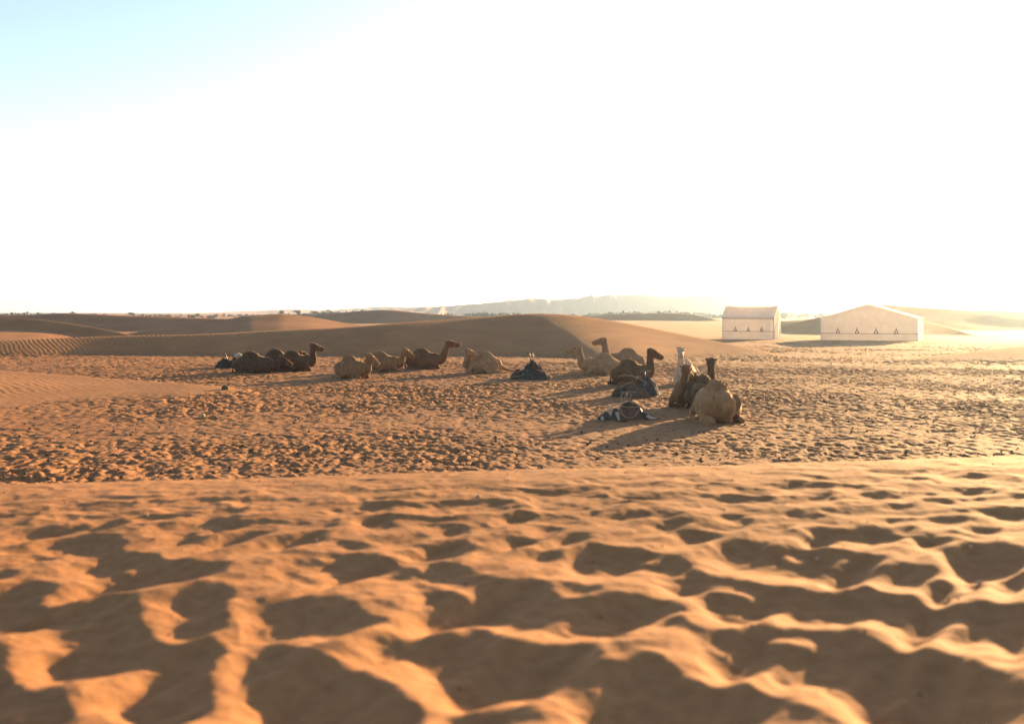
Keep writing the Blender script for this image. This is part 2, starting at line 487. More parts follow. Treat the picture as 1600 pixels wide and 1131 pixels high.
# ------------------------------------------------------------------ dunes: crest as (photo column, photo row, distance)
DUNES = [
 # name, label, crest points, front slope, back slope, crest radius, ripple, slip (depth of steep face, slope)
 ("middle_dune", "long dune with shadowed rippled face behind the resting camels",
  [(-160,536,71,0.32),(0,531,73,0.32),(150,527,77,0.28),(300,522,79),(420,517,81),(560,510,83),(700,498,86),(830,488.5,88),(900,493,88,0.14),(980,506,86,0.10),(1060,522,82,0.09),(1120,534,76,0.09),(1180,546,70,0.09),(1240,560,66,0.09)], 0.235, 0.14, 0.8, 1.9, None),
 ("left_dune", "dune at the left with dark slip face above a sunlit rippled apron",
  [(-260,494,118),(-100,494,114),(0,496.5,110),(60,499.5,108),(110,505,106),(160,514,103),(215,525,98),(260,534,96)], 0.05, 0.12, 0.5, 0.7, (1.15, 0.32)),
 ("far_left_dune", "dark far dune on the left horizon",
  [(-260,489,190),(40,493,178),(90,490.5,176),(200,494,172),(330,497,168),(420,500,160),(500,512,150)], 0.21, 0.1, 2.0, 0.4, None),
 ("small_far_dune", "small sunlit ridge above the dark camels",
  [(330,503,128),(390,493,130),(440,490,130),(480,494,128),(540,504,124),(600,514,118),(650,520,112)], 0.10, 0.12, 0.5, 0.8, None),
 ("peaked_far_dune", "peaked far dune in the middle of the horizon",
  [(420,499,318),(500,492,314),(560,486,310),(600,483.5,306),(640,487.5,302),(700,491.5,296),(760,495,288),(820,502,280)], 0.20, 0.12, 1.5, 0.4, None),
 ("low_far_dune", "low dark dune left of the small tent",
  [(900,497,385),(950,491,384),(1000,489.5,382),(1045,488.5,380),(1080,490.5,376),(1108,496,368),(1130,502,360)], 0.20, 0.12, 1.0, 0.4, None),
 ("tent_dune", "dune rising behind the large tent with bright curved ridges",
  [(1150,516,164),(1190,513,162),(1222,509.5,160),(1255,503,158),(1285,496,156),(1340,489,155),(1390,490,154),(1437,500,150),(1470,510,144),(1500,518,136),(1530,526,127),(1560,533,119)], 0.12, 0.2, 0.35, 0.6, None),
 ("right_far_dune", "broad hazy dune behind the right side of the large tent",
  [(1270,497,205),(1325,487,200),(1365,475.3,196),(1385,476.5,194),(1420,480.5,192),(1500,484,190),(1600,487,188),(1760,492,186),(1900,496,184)], 0.18, 0.12, 0.8, 0.5, None),
 ("right_near_dune", "low pale rippled dune at the right edge",
  [(1330,574,62),(1400,564.5,63),(1430,560,64),(1500,551,66),(1560,543.5,68),(1600,538,69),(1720,526,72),(1900,515,76)], 0.135, 0.10, 0.5, 1.0, None),
 ("rippled_tongue", "low sunlit rippled sand tongue reaching in from the left",
  [(-260,566,48),(-100,571,47.5),(0,577,47),(100,583.5,46),(200,592,44),(290,600,41.5),(350,607,40.2),(400,616,39)], 0.034, 0.12, 0.5, 0.35, None),
]
def _smooth_interp(px, xs, vs):
    g = np.linspace(xs[0], xs[-1], 600)
    v = np.interp(g, xs, vs)
    k = 30
    vp = np.pad(v, k, mode='reflect', reflect_type='odd')
    w = np.hanning(2 * k + 1); w /= w.sum()
    v = np.convolve(vp, w, mode='valid')
    out = np.interp(px, g, v)
    return out

def dune_height(X, Y, D):
    _, _, pts, sf, sb, rad, rip, slip = D
    xs = np.array([p[0] for p in pts], float); Ys = np.array([p[2] for p in pts], float)
    zs = np.array([EYE - (p[1] - HZ) / FP * p[2] for p in pts], float)
    sfs = np.array([p[3] if len(p) > 3 else sf for p in pts], float)
    Yc_ = np.maximum(Y, 5.0)
    px = 800 + FP * X / Yc_
    wob = gnoise(X * 0.05, Y * 0.05, 51) * 1.2
    Yc = _smooth_interp(px, xs, Ys) + wob
    zc = _smooth_interp(px, xs, zs)
    # run out softly past the ends
    zc = zc - 0.012 * np.maximum(xs[0] - px, 0) - 0.012 * np.maximum(px - xs[-1], 0)
    sf = _smooth_interp(px, xs, sfs)
    d = Yc - Y
    r = rad
    rd = np.sqrt(d * d + r * r) - r
    if slip:
        drop, st = slip
        front = np.where(rd * st < drop, rd * st, drop + (rd - drop / st) * sf)
    else:
        front = rd * sf
    z = zc - np.where(d > 0, front, rd * sb)
    z = np.where(Y < 12, -5.0, z)
    z = z + gnoise(X * 0.12, Y * 0.12, 77) * 0.07 + gnoise(X * 0.055, Y * 0.055, 78) * 0.22 * sstep(95, 150, Y)
    return z

def terrain(X, Y):
    """height, trampled, ripple, owner index (0 ground, 1 foreground, 2.. dunes)"""
    X = np.asarray(X, float); Y = np.asarray(Y, float)
    rad = np.hypot(X, Y)
    far = sstep(150, 900, rad)
    g = gnoise(X * 0.045, Y * 0.045, 1) * 0.12 * (1 - 0.5 * far) + gnoise(X * 0.011, Y * 0.011, 2) * 0.25 * sstep(120, 300, rad)
    # distant low dunes
    g = g + far * (1 - sstep(2200, 4000, rad)) * (gnoise(X * 0.006, Y * 0.009, 3) * 0.7 - 0.3)
    h = g.copy(); owner = np.zeros(X.shape, np.int32); ripple = np.zeros(X.shape)
    for i, D in enumerate(DUNES):
        z = dune_height(X, Y, D)
        owner = np.where(z > h + 0.02, i + 2, owner)
        ripple = np.where(z > h, D[6] * sstep(0.0, 0.25, z - g), ripple)
        h = smax(z, h, 0.22)
    ripple = ripple * (1 - 0.7 * sstep(-20, -32, X))
    dunef = sstep(0.03, 0.35, h - g)
    tongue = (owner == len(DUNES) + 1)
    dunef = np.where(tongue, np.maximum(dunef, sstep(0.02, 0.13, h - g)), dunef)
    # trampled basin
    tr = (1 - dunef) * (1 - sstep(95, 150, rad))
    tr = np.maximum(tr, np.where(tongue, 0.10, 0))
    m = 0.72 + 0.75 * gnoise(X * 0.16, Y * 0.16, 11) + 0.35 * gnoise(X * 0.5, Y * 0.4, 16)
    left = sstep(6, -9, X) * (1 - sstep(30, 50, Y))
    A = np.clip(tr, 0, 1) * np.clip(m, 0.42, 1.4) * (1 + 0.65 * sstep(24, 42, Y))
    n1 = gnoise(X * 1.15 + 3, Y * 0.95, 12); n2 = gnoise(X * 3.2, Y * 2.4, 13); n3 = gnoise(X * 7.6, Y * 5.0, 14); n4 = gnoise(X * 13.0, Y * 7.0, 15)
    pits = -np.clip(n2 - 0.05, 0, 1) ** 0.8
    bump = 0.040 * n1 * (0.6 + 0.5 * left) + 0.085 * pits + 0.030 * n3 + 0.014 * n4
    h = h + A * bump
    # foreground dune
    zf = fg_plane(X, Y) + gnoise(X * 0.35, Y * 0.35, 21) * 0.015
    d = FG_Y - Y
    e = np.maximum(Y - 7.15, 0)
    drop = np.where(e < 4.2, 0.05 * e * e, 0.05 * 4.2 * 4.2 + 0.42 * (e - 4.2))
    edge = sstep(9.0, 8.0, Y)
    near = np.where(rad < 14, fg_detail(X, Y), 0.03)
    near = near * (0.15 + 0.85 * edge)
    far_b = 0.45 * sstep(5.2, 6.3, Y) * (1 - 0.9 * sstep(6.5, 7.9, Y))
    qx = X + 0.12 * gnoise(X * 2.1, Y * 2.1, 71); qy = Y + 0.12 * gnoise(X * 2.1, Y * 2.1, 72)
    rid = (0.5 - np.abs(gnoise(qx * 1.5, qy * 2.3, 25))) * 0.075 + gnoise(qx * 3.4, qy * 4.4, 26) * 0.030 + (0.4 - np.abs(gnoise(qx * 5.5, qy * 7.0, 27))) * 0.022 + gnoise(X * 13, Y * 14, 28) * 0.006
    lo = (0.4 - np.abs(gnoise(qx * 4.0, qy * 4.6, 29))) * 0.012
    small = rid * far_b + lo * (1 - far_b) + 0.0025 * gnoise(X * 9, Y * 9, 22) + 0.0015 * gnoise(X * 22, Y * 22, 23) + 0.006 * gnoise(X * 3.5, Y * 3.5, 24)
    zf = zf - drop + near * sstep(10.0, 9.2, Y) + small * (0.3 + 0.7 * edge)
    side = 0.05 * np.maximum(np.abs(X) - 14, 0) + 0.04 * np.maximum(-Y - 8, 0)
    zf = zf - side
    isf = zf > h
    hh = np.where(rad < 60, smax(zf, h, 0.05), h)
    isf &= rad < 60
    owner = np.where(isf, 1, owner)
    fgr = isf & (Y < 12)
    tr = np.where(fgr, 0, tr); ripple = np.where(fgr, 0.0, ripple)
    return hh, np.clip(tr, 0, 1), ripple, owner

def ground_z(x, y):
    return float(terrain(np.array([x]), np.array([y]))[0][0])

def build_terrain():
    core = np.linspace(R(-35), R(35), 721)
    fl = R(35) + (np.linspace(0, 1, 36)[1:] ** 1.6) * R(145)
    phi = np.concatenate([-fl[::-1], core, fl[:-1]])      # azimuth from +Y, clockwise
    def geo(a, b, q):
        n = int(math.log(b / a) / math.log(1 + q)); return list(a * (1 + q) ** np.arange(n))
    rows = list(np.arange(0.3, 2.2, 0.12)) + geo(2.2, 9.6, 0.0042) + list(np.arange(9.6, 17.5, 0.3)) \
        + list(np.arange(17.5, 34, 0.064)) + list(np.arange(34, 62, 0.088)) + list(np.arange(62, 95, 0.18)) + list(np.arange(95, 140, 0.32)) \
        + list(np.arange(140, 250, 0.9)) + list(np.arange(250, 400, 2.0)) + geo(400, 7000, 0.06) + [7000.0]
    r = np.array(rows)
    RR, PH = np.meshgrid(r, phi, indexing='ij')
    X = RR * np.sin(PH); Y = RR * np.cos(PH)
    Z, tr, rip, own = terrain(X, Y)
    nr, nc = X.shape
    P = np.stack([X, Y, Z], -1)
    # vertex normals of the whole sheet, so that neighbouring pieces meet without a crease
    dr = np.gradient(P, axis=0)
    dp = np.roll(P, -1, axis=1) - np.roll(P, 1, axis=1)
    N = np.cross(dp, dr)
    N /= np.linalg.norm(N, axis=-1, keepdims=True) + 1e-12
    N = np.where(N[..., 2:3] < 0, -N, N)
    idx = np.arange(nr * nc).reshape(nr, nc)
    a = idx[:-1, :]; b = idx[1:, :]
    a2 = np.roll(a, -1, axis=1); b2 = np.roll(b, -1, axis=1)
    quads = np.stack([a, a2, b2, b], -1).reshape(-1, 4)
    qo = own[:-1, :].reshape(-1)
    P = P.reshape(-1, 3); N = N.reshape(-1, 3); tr = tr.reshape(-1); rip = rip.reshape(-1)
    names = [("desert_ground", "flat trampled orange desert sand around the camels reaching the horizon", "ground"),
             ("foreground_dune", "sunlit foreground dune with deep shadowed footprints and ridges", "dune")] + [(D[0], D[1], "dune") for D in DUNES]
    for k, (nm, lb, cat) in enumerate(names):
        q = quads[qo == k]
        if len(q) == 0: continue
        u, inv = np.unique(q, return_inverse=True)
        inv = inv.reshape(-1)
        me = bpy.data.meshes.new(nm)
        extra = 0
        vv = P[u]
        nq = len(q)
        me.vertices.add(len(u)); me.vertices.foreach_set('co', vv.astype(np.float32).ravel())
        me.loops.add(nq * 4); me.loops.foreach_set('vertex_index', inv.astype(np.int32))
        me.polygons.add(nq)
        me.polygons.foreach_set('loop_start', np.arange(0, nq * 4, 4, dtype=np.int32))
        me.polygons.foreach_set('use_smooth', np.ones(nq, bool))
        for an, arr in (("trampled", tr), ("ripple", rip)):
            at = me.attributes.new(an, 'FLOAT', 'POINT'); at.data.foreach_set('value', arr[u].astype(np.float32))
        me.update(calc_edges=True)
        me.normals_split_custom_set_from_vertices(N[u].astype(np.float32).tolist())
        me.materials.append(SAND)
        o = bpy.data.objects.new(nm, me); C.objects.link(o)
        tag(o, lb, cat, kind='structure')
build_terrain()

# ------------------------------------------------------------------ hills on the horizon
def hills():
    mat = plain("hill_rock", (0.50, 0.27, 0.15), 0.95, 0.2, 0.004)
    specs = [
     ("hills", "long pale hazy table hills on the horizon behind the tents", 1300, [(560,489),(640,481),(700,478),(760,473),(800,469),(835,465.5),(865,468),(900,466),(925,460.5),(933,463),(950,460),(975,461),(1010,461.5),(1040,463),(1060,464),(1085,461.5),(1110,461),(1180,463),(1250,466),(1330,471),(1400,477),(1480,483),(1560,489)]),
     ("far_hills", "faint far ridge left of the table hills", 1900, [(300,490),(360,487),(420,484.5),(460,483),(500,485),(550,482),(600,479),(640,480),(700,478),(800,475),(900,470),(1000,459),(1090,458.5),(1150,465),(1250,474),(1350,490)]),
    ]
    for nm, lb, Y0, pts in specs:
        xs = np.arange(pts[0][0], pts[-1][0], 2.5)
        pr = np.interp(xs, [p[0] for p in pts], [p[1] for p in pts])
        vs = []; fs = []
        sc = Y0 / 5200.0
        prof = [(-420, -0.05), (-330, 0.14), (-240, 0.34), (-150, 0.60), (-70, 0.86), (-20, 0.97), (0, 1.0), (60, 0.96), (300, 0.6), (600, -0.05)]
        m = len(prof)
        for i, x in enumerate(xs):
            top = EYE - (pr[i] - HZ) / FP * Y0 + float(gnoise(np.array([x * 0.09]), np.array([Y0 * 1.0]), 5)[0]) * 1.0
            for dy, f in prof:
                gl = float(gnoise(np.array([x * 0.06]), np.array([dy * 0.006 + Y0]), 6)[0])
                yy = Y0 + dy * sc * (1 + 0.25 * gl)
                X = (x - 800) / FP * Y0
                z = max(top, 0.5) * f * (1 + (0.14 * gl if 0 < f < 0.95 else 0)) - 1.5 * (f < 0)
                vs.append((X, yy, z))
        for i in range(len(xs) - 1):
            for j in range(m - 1):
                a = i * m + j
                fs.append((a, a + m, a + m + 1, a + 1))
        o = mesh_obj(nm, vs, fs, mat, smooth=False)
        tag(o, lb, "hills", kind='structure')
hills()

# ------------------------------------------------------------------ haze
def haze():
    m, n, out = new_mat("haze_air")
    v = n.nodes.new("ShaderNodeVolumePrincipled")
    v.inputs['Color'].default_value = HAZE_COLOR
    v.inputs['Density'].default_value = HAZE_DENSITY
    v.inputs['Anisotropy'].default_value = HAZE_G
    n.links.new(v.outputs[0], out.inputs['Volume'])
    b = MB(); b.box((0, 0, 22), (14600, 14600, 52))
    o = b.build("haze", m, smooth=False)
    tag(o, "warm dusty haze filling the desert air", "haze", kind='stuff')
haze()

# ------------------------------------------------------------------ tents
CANVAS = plain("tent_canvas", (0.80, 0.71, 0.58), 0.9, 0.07, 1.2, bump=0.06, bscale=1.1, translucent=0.45)
CANVAS_LIGHT = plain("door_and_sunlit_canvas", (0.84, 0.79, 0.70), 0.9, 0.05, 1.5, bump=0.01, bscale=3.0, translucent=0.35)  # pale door cloth; also paints sunlight onto the large tent's right side
TRIM = plain("brown_trim", (0.16, 0.09, 0.05), 0.9, 0.2, 6.0)
DOOR_SHADE = plain("painted_door_shade", (0.10, 0.07, 0.05), 0.9, 0.2, 3.0)  # dark colour standing in for the shade inside the tent

def panel(mb, p00, p10, p11, p01, nu=12, nv=6, sag=0.0, seed=0, top_sag=0.0):
    """a stretched cloth panel between four corners, sagging downwards / inwards"""
    a, b, c, d = map(Vector, (p00, p10, p11, p01))
    nrm = (b - a).cross(d - a).normalized()
    rr = random.Random(seed)
    ph = rr.uniform(0, 6)
    vs = []; fs = []
    for j in range(nv + 1):
        v = j / nv
        for i in range(nu + 1):
            u = i / nu
            p = (a * (1 - u) + b * u) * (1 - v) + (d * (1 - u) + c * u) * v
            w = math.sin(math.pi * u) * math.sin(math.pi * v)
            p = p - nrm * (sag * w) - Vector((0, 0, top_sag * v * v * math.sin(math.pi * u))) + nrm * (0.25 * sag * math.sin(9 * u + 3 * v + ph) * w)
            vs.append(p)
    for j in range(nv):
        for i in range(nu):
            k = j * (nu + 1) + i
            fs.append((k, k + 1, k + nu + 2, k + nu + 1))
    mb.add(vs, fs)

def vent_shape(parent, x, y, z, s, nx=(1, 0, 0), out=(0, -1, 0)):
    """brown bell-shaped vent flap with a pale keyhole, standing proud of the wall"""
    U = Vector(nx); O = Vector(out); Z = Vector((0, 0, 1))
    outer = [(-0.5, 0), (-0.5, 0.42), (-0.34, 0.62), (-0.16, 0.85), (-0.08, 1.25), (0, 1.8), (0.08, 1.25), (0.16, 0.85), (0.34, 0.62), (0.5, 0.42), (0.5, 0)]
    inner = [(-0.2, 0.12), (-0.24, 0.32), (-0.16, 0.5), (-0.05, 0.68), (-0.02, 0.74), (0, 0.78), (0.02, 0.74), (0.05, 0.68), (0.16, 0.5), (0.24, 0.32), (0.2, 0.12)]
    base = Vector((x, y, z))
    def pt(q, d): return base + U * (q[0] * s) + Z * (q[1] * s) + O * d
    m = MB(); n = len(outer)
    vs = [pt(q, 0.03) for q in outer] + [pt(q, 0.03) for q in inner] + [pt(q, 0.004) for q in outer] + [pt(q, 0.004) for q in inner]
    fs = []
    for i in range(n):
        j = (i + 1) % n
        fs.append((i, j, n + j, n + i))
        fs.append((i, 2 * n + i, 2 * n + j, j)); fs.append((n + i, n + j, 3 * n + j, 3 * n + i))
    m.add(vs, fs)
    o = m.build("vent_flap", TRIM, parent, smooth=False)
    k = MB()
    k.add([pt(q, 0.012) for q in inner], [tuple(range(n))])
    k.build("mesh_window", CANVAS_LIGHT, o, smooth=False)
    return o

def tent_long(px, py, Y, rz):
    """gabled tent, long wall towards the camera; local x along the wall, y back"""
    X, Y, z = ray(px, py, Y)
    t = empty("canvas_tent", (X, Y, ground_z(X, Y) - 0.05), rz)
    tag(t, "small gabled canvas tent with three brown vents on its long wall", "tent", "canvas tents of the camp")
    L, W, E, H = 6.0, 4.4, 2.3, 3.5
    z0 = z - t.location.z
    E += z0; H += z0
    sk = 0.62 + z0
    m = MB(); panel(m, (0, 0, sk), (L, 0, sk), (L, 0, E), (0, 0, E), 18, 8, 0.05, 1); m.build("front_wall", CANVAS, t)
    m = MB(); panel(m, (0.02, 0.03, -0.2), (L - 0.02, 0.03, -0.2), (L, 0.01, sk - 0.03), (0, 0.01, sk - 0.03), 18, 4, 0.04, 2); m.build("skirt", CANVAS, t)
    m = MB(); m.box((L / 2, -0.03, sk - 0.015), (L, 0.03, 0.05)); m.build("trim_line", TRIM, t)
    m = MB(); panel(m, (L, W, -0.2), (0, W, -0.2), (0, W, E), (L, W, E), 12, 6, 0.05, 3); m.build("back_wall", CANVAS, t)
    ov = 0.04
    m = MB(); panel(m, (-ov, -ov, E - 0.06), (L + ov, -ov, E - 0.06), (L + ov, W / 2, H), (-ov, W / 2, H), 18, 10, 0.10, 4, 0.10); m.build("roof_panel", CANVAS, t)
    m = MB(); panel(m, (L + ov, W + ov, E - 0.06), (-ov, W + ov, E - 0.06), (-ov, W / 2, H), (L + ov, W / 2, H), 18, 10, 0.10, 5, 0.10); m.build("roof_panel", CANVAS, t)
    m = MB(); m.tube([(-0.15, W / 2, H + 0.02, 0.045), (L / 4, W / 2, H - 0.055, 0.045), (L / 2, W / 2, H - 0.08, 0.045), (L * 3 / 4, W / 2, H - 0.055, 0.045), (L + 0.15, W / 2, H + 0.02, 0.045)], 8); m.build("ridge_pole", CANVAS, t)
    m = MB(); m.box((L / 2, -ov - 0.012, E - 0.16), (L + 2 * ov, 0.02, 0.18)); m.build("valance", CANVAS, t)
    # left gable closed
    m = MB(); m.add([(0, 0, -0.2), (0, W, -0.2), (0, W, E), (0, W / 2, H - 0.04), (0, 0, E)], [(0, 4, 3, 2, 1)]); m.build("gable_wall", CANVAS, t, smooth=False)
    # right gable with two tied-back curtains, a dark sheet between them as painted shade
    m = MB(); m.add([(L - 0.3, 0.05, -0.2), (L - 0.3, W - 0.05, -0.2), (L - 0.3, W - 0.05, E), (L - 0.3, W / 2, H - 0.3), (L - 0.3, 0.05, E)], [(0, 1, 2, 3, 4)]); m.build("door_shade_sheet", DOOR_SHADE, t, smooth=False)
    for sgn in (-1, 1):
        m = MB(); rows = 10; cols = 8
        vs = []; fs = []
        for j in range(rows + 1):
            v = j / rows; zz = -0.2 + v * (E + 0.15 + 0.2)
            gap = 0.10 + 0.32 * math.sin(math.pi * min(1, max(0, v * 1.05))) ** 1.5 * (1 - 0.5 * v)
            for i in range(cols + 1):
                u = i / cols
                yy = W / 2 + sgn * (gap + (W / 2 - gap) * u)
                topz = E + (H - E) * (1 - abs(yy - W / 2) / (W / 2)) - 0.04
                zq = -0.2 + v * (topz + 0.2)
                vs.append((L + 0.06 * math.sin(u * 14 + v * 2) * (1 - 0.4 * v), yy, zq))
        for j in range(rows):
            for i in range(cols):
                k = j * (cols + 1) + i
                fs.append((k, k + 1, k + cols + 2, k + cols + 1))
        m.add(vs, fs); m.build("door_curtain", CANVAS_LIGHT, t)
    for fx in (0.255, 0.505, 0.76):
        vent_shape(t, L * fx, -0.005, sk + 0.015, 0.34)
    for x in (0.04, L - 0.04):
        m = MB(); m.tube([(x, 0.02, -0.2, 0.04), (x, 0.02, E, 0.035)], 8); m.build("corner_pole", CANVAS, t)
    return t

def tent_wide(px, py, Y, rz):
    """large tent, gable end towards the camera"""
    X, Y, z = ray(px, py, Y)
    t = empty("canvas_tent", (X, Y, ground_z(X, Y) - 0.05), rz)
    tag(t, "large pale canvas tent with low pitched roof and four brown vents", "tent", "canvas tents of the camp")
    z0 = z - t.location.z
    L, W, E, H = 10.3, 6.0, 2.52 + z0, 4.05 + z0
    sk = 0.80 + z0
    # front gable wall as a grid so that it can sag
    m = MB(); nu, nv = 28, 12
    vs = []; fs = []
    for j in range(nv + 1):
        v = j / nv
        for i in range(nu + 1):
            u = i / nu
            top = E + (H - E) * (1 - abs(u - 0.5) * 2)
            zz = sk + (top - sk) * v
            dr = 0.035 * math.sin(10 * u) * math.sin(6 * v + 2 * u) + 0.02 * math.sin(23 * u + 9 * v)
            w = math.sin(math.pi * u) * math.sin(math.pi * min(v, 1))
            vs.append((L * u, -dr * w, zz))
    for j in range(nv):
        for i in range(nu):
            k = j * (nu + 1) + i
            fs.append((k, k + 1, k + nu + 2, k + nu + 1))
    m.add(vs, fs); m.build("gable_wall", CANVAS, t)
    m = MB(); panel(m, (0.02, 0.03, -0.2), (L - 0.02, 0.03, -0.2), (L, 0.01, sk - 0.03), (0, 0.01, sk - 0.03), 24, 4, 0.05, 12); m.build("skirt", CANVAS, t)
    m = MB(); m.box((L / 2, -0.03, sk - 0.015), (L, 0.03, 0.055)); m.build("trim_line", TRIM, t)
    m = MB(); panel(m, (L, 0, -0.2), (L, W, -0.2), (L, W, E), (L, 0, E), 14, 8, 0.08, 13); m.build("side_wall", CANVAS_LIGHT, t)  # sunlit side: brightness put into the paler canvas
    m = MB(); panel(m, (0, W, -0.2), (0, 0, -0.2), (0, 0, E), (0, W, E), 14, 8, 0.08, 14); m.build("side_wall", CANVAS, t)
    m = MB(); m.add([(0, W, -0.2), (L, W, -0.2), (L, W, E), (L / 2, W, H), (0, W, E)], [(1, 0, 4, 3, 2)]); m.build("back_wall", CANVAS, t, smooth=False)
    ov = 0.1
    m = MB(); panel(m, (-ov, W + ov, E - 0.03), (-ov, -ov, E - 0.03), (L / 2, -ov, H + 0.03), (L / 2, W + ov, H + 0.03), 12, 14, 0.12, 15); m.build("roof_panel", CANVAS, t)
    m = MB(); panel(m, (L + ov, -ov, E - 0.03), (L + ov, W + ov, E - 0.03), (L / 2, W + ov, H + 0.03), (L / 2, -ov, H + 0.03), 12, 14, 0.12, 16); m.build("roof_panel", CANVAS_LIGHT, t)  # sunlit slope, painted lighter than the opposite roof panel
    for i, fx in enumerate((0.185, 0.385, 0.58, 0.785)):
        vent_shape(t, L * fx, -0.005, sk + 0.02, 0.42)
    for x in (0.04, L - 0.04):
        m = MB(); m.tube([(x, 0.04, -0.2, 0.045), (x, 0.04, E, 0.04)], 8); m.build("corner_pole", CANVAS, t)
    # drooping rope seams across the front
    for (u0, v0, u1, v1, dip) in ((0.1, 0.62, 0.33, 0.30, 0.22), (0.52, 0.40, 0.80, 0.66, 0.15), (0.66, 0.30, 0.93, 0.62, 0.12), (0.3, 0.5, 0.6, 0.5, 0.10)):
        m = MB(); pts = []
        for k in range(9):
            q = k / 8
            zz = sk + (E - sk) * (v0 + (v1 - v0) * q) - dip * math.sin(math.pi * q)
            pts.append((L * (u0 + (u1 - u0) * q), -0.06, zz, 0.010))
        m.tube(pts, 5); m.build("seam_cord", CANVAS, t)
    return t
tent_long(1128.5, 525.5, 117.0, R(-24))
tent_wide(1282, 531.5, 113.0, R(-28))

# ------------------------------------------------------------------ camels
def remesh(mb, voxel, smooth_it, name):
    me = bpy.data.meshes.new(name + "_raw")
    me.from_pydata(mb.v, [], mb.f); me.update()
    o = bpy.data.objects.new(name + "_raw", me); C.objects.link(o)
    r = o.modifiers.new("r", 'REMESH'); r.mode = 'VOXEL'; r.voxel_size = voxel; r.adaptivity = 0.0
    s = o.modifiers.new("s", 'SMOOTH'); s.factor = 0.5; s.iterations = smooth_it
    dg = bpy.context.evaluated_depsgraph_get()
    ev = o.evaluated_get(dg)
    out = bpy.data.meshes.new_from_object(ev)
    bpy.data.objects.remove(o); bpy.data.meshes.remove(me)
    out.name = name
    out.polygons.foreach_set('use_smooth', np.ones(len(out.polygons), bool))
    return out

def bez(p0, p1, p2, p3, t):
    return p0 * ((1 - t) ** 3) + p1 * (3 * t * (1 - t) ** 2) + p2 * (3 * t * t * (1 - t)) + p3 * t ** 3

def coat(name, col, dark=None):
    """camel coat: base colour, woolly variation"""
    return plain(name, col, 0.95, 0.28, 5.0, sheen=0.3, bump=0.02, bscale=16.0, stretch=(1, 1, 0.6))
EYE_MAT = plain("camel_eye", (0.02, 0.012, 0.008), 0.25, 0.0)
HALTER = plain("halter_rope", (0.30, 0.08, 0.05), 0.8, 0.2)

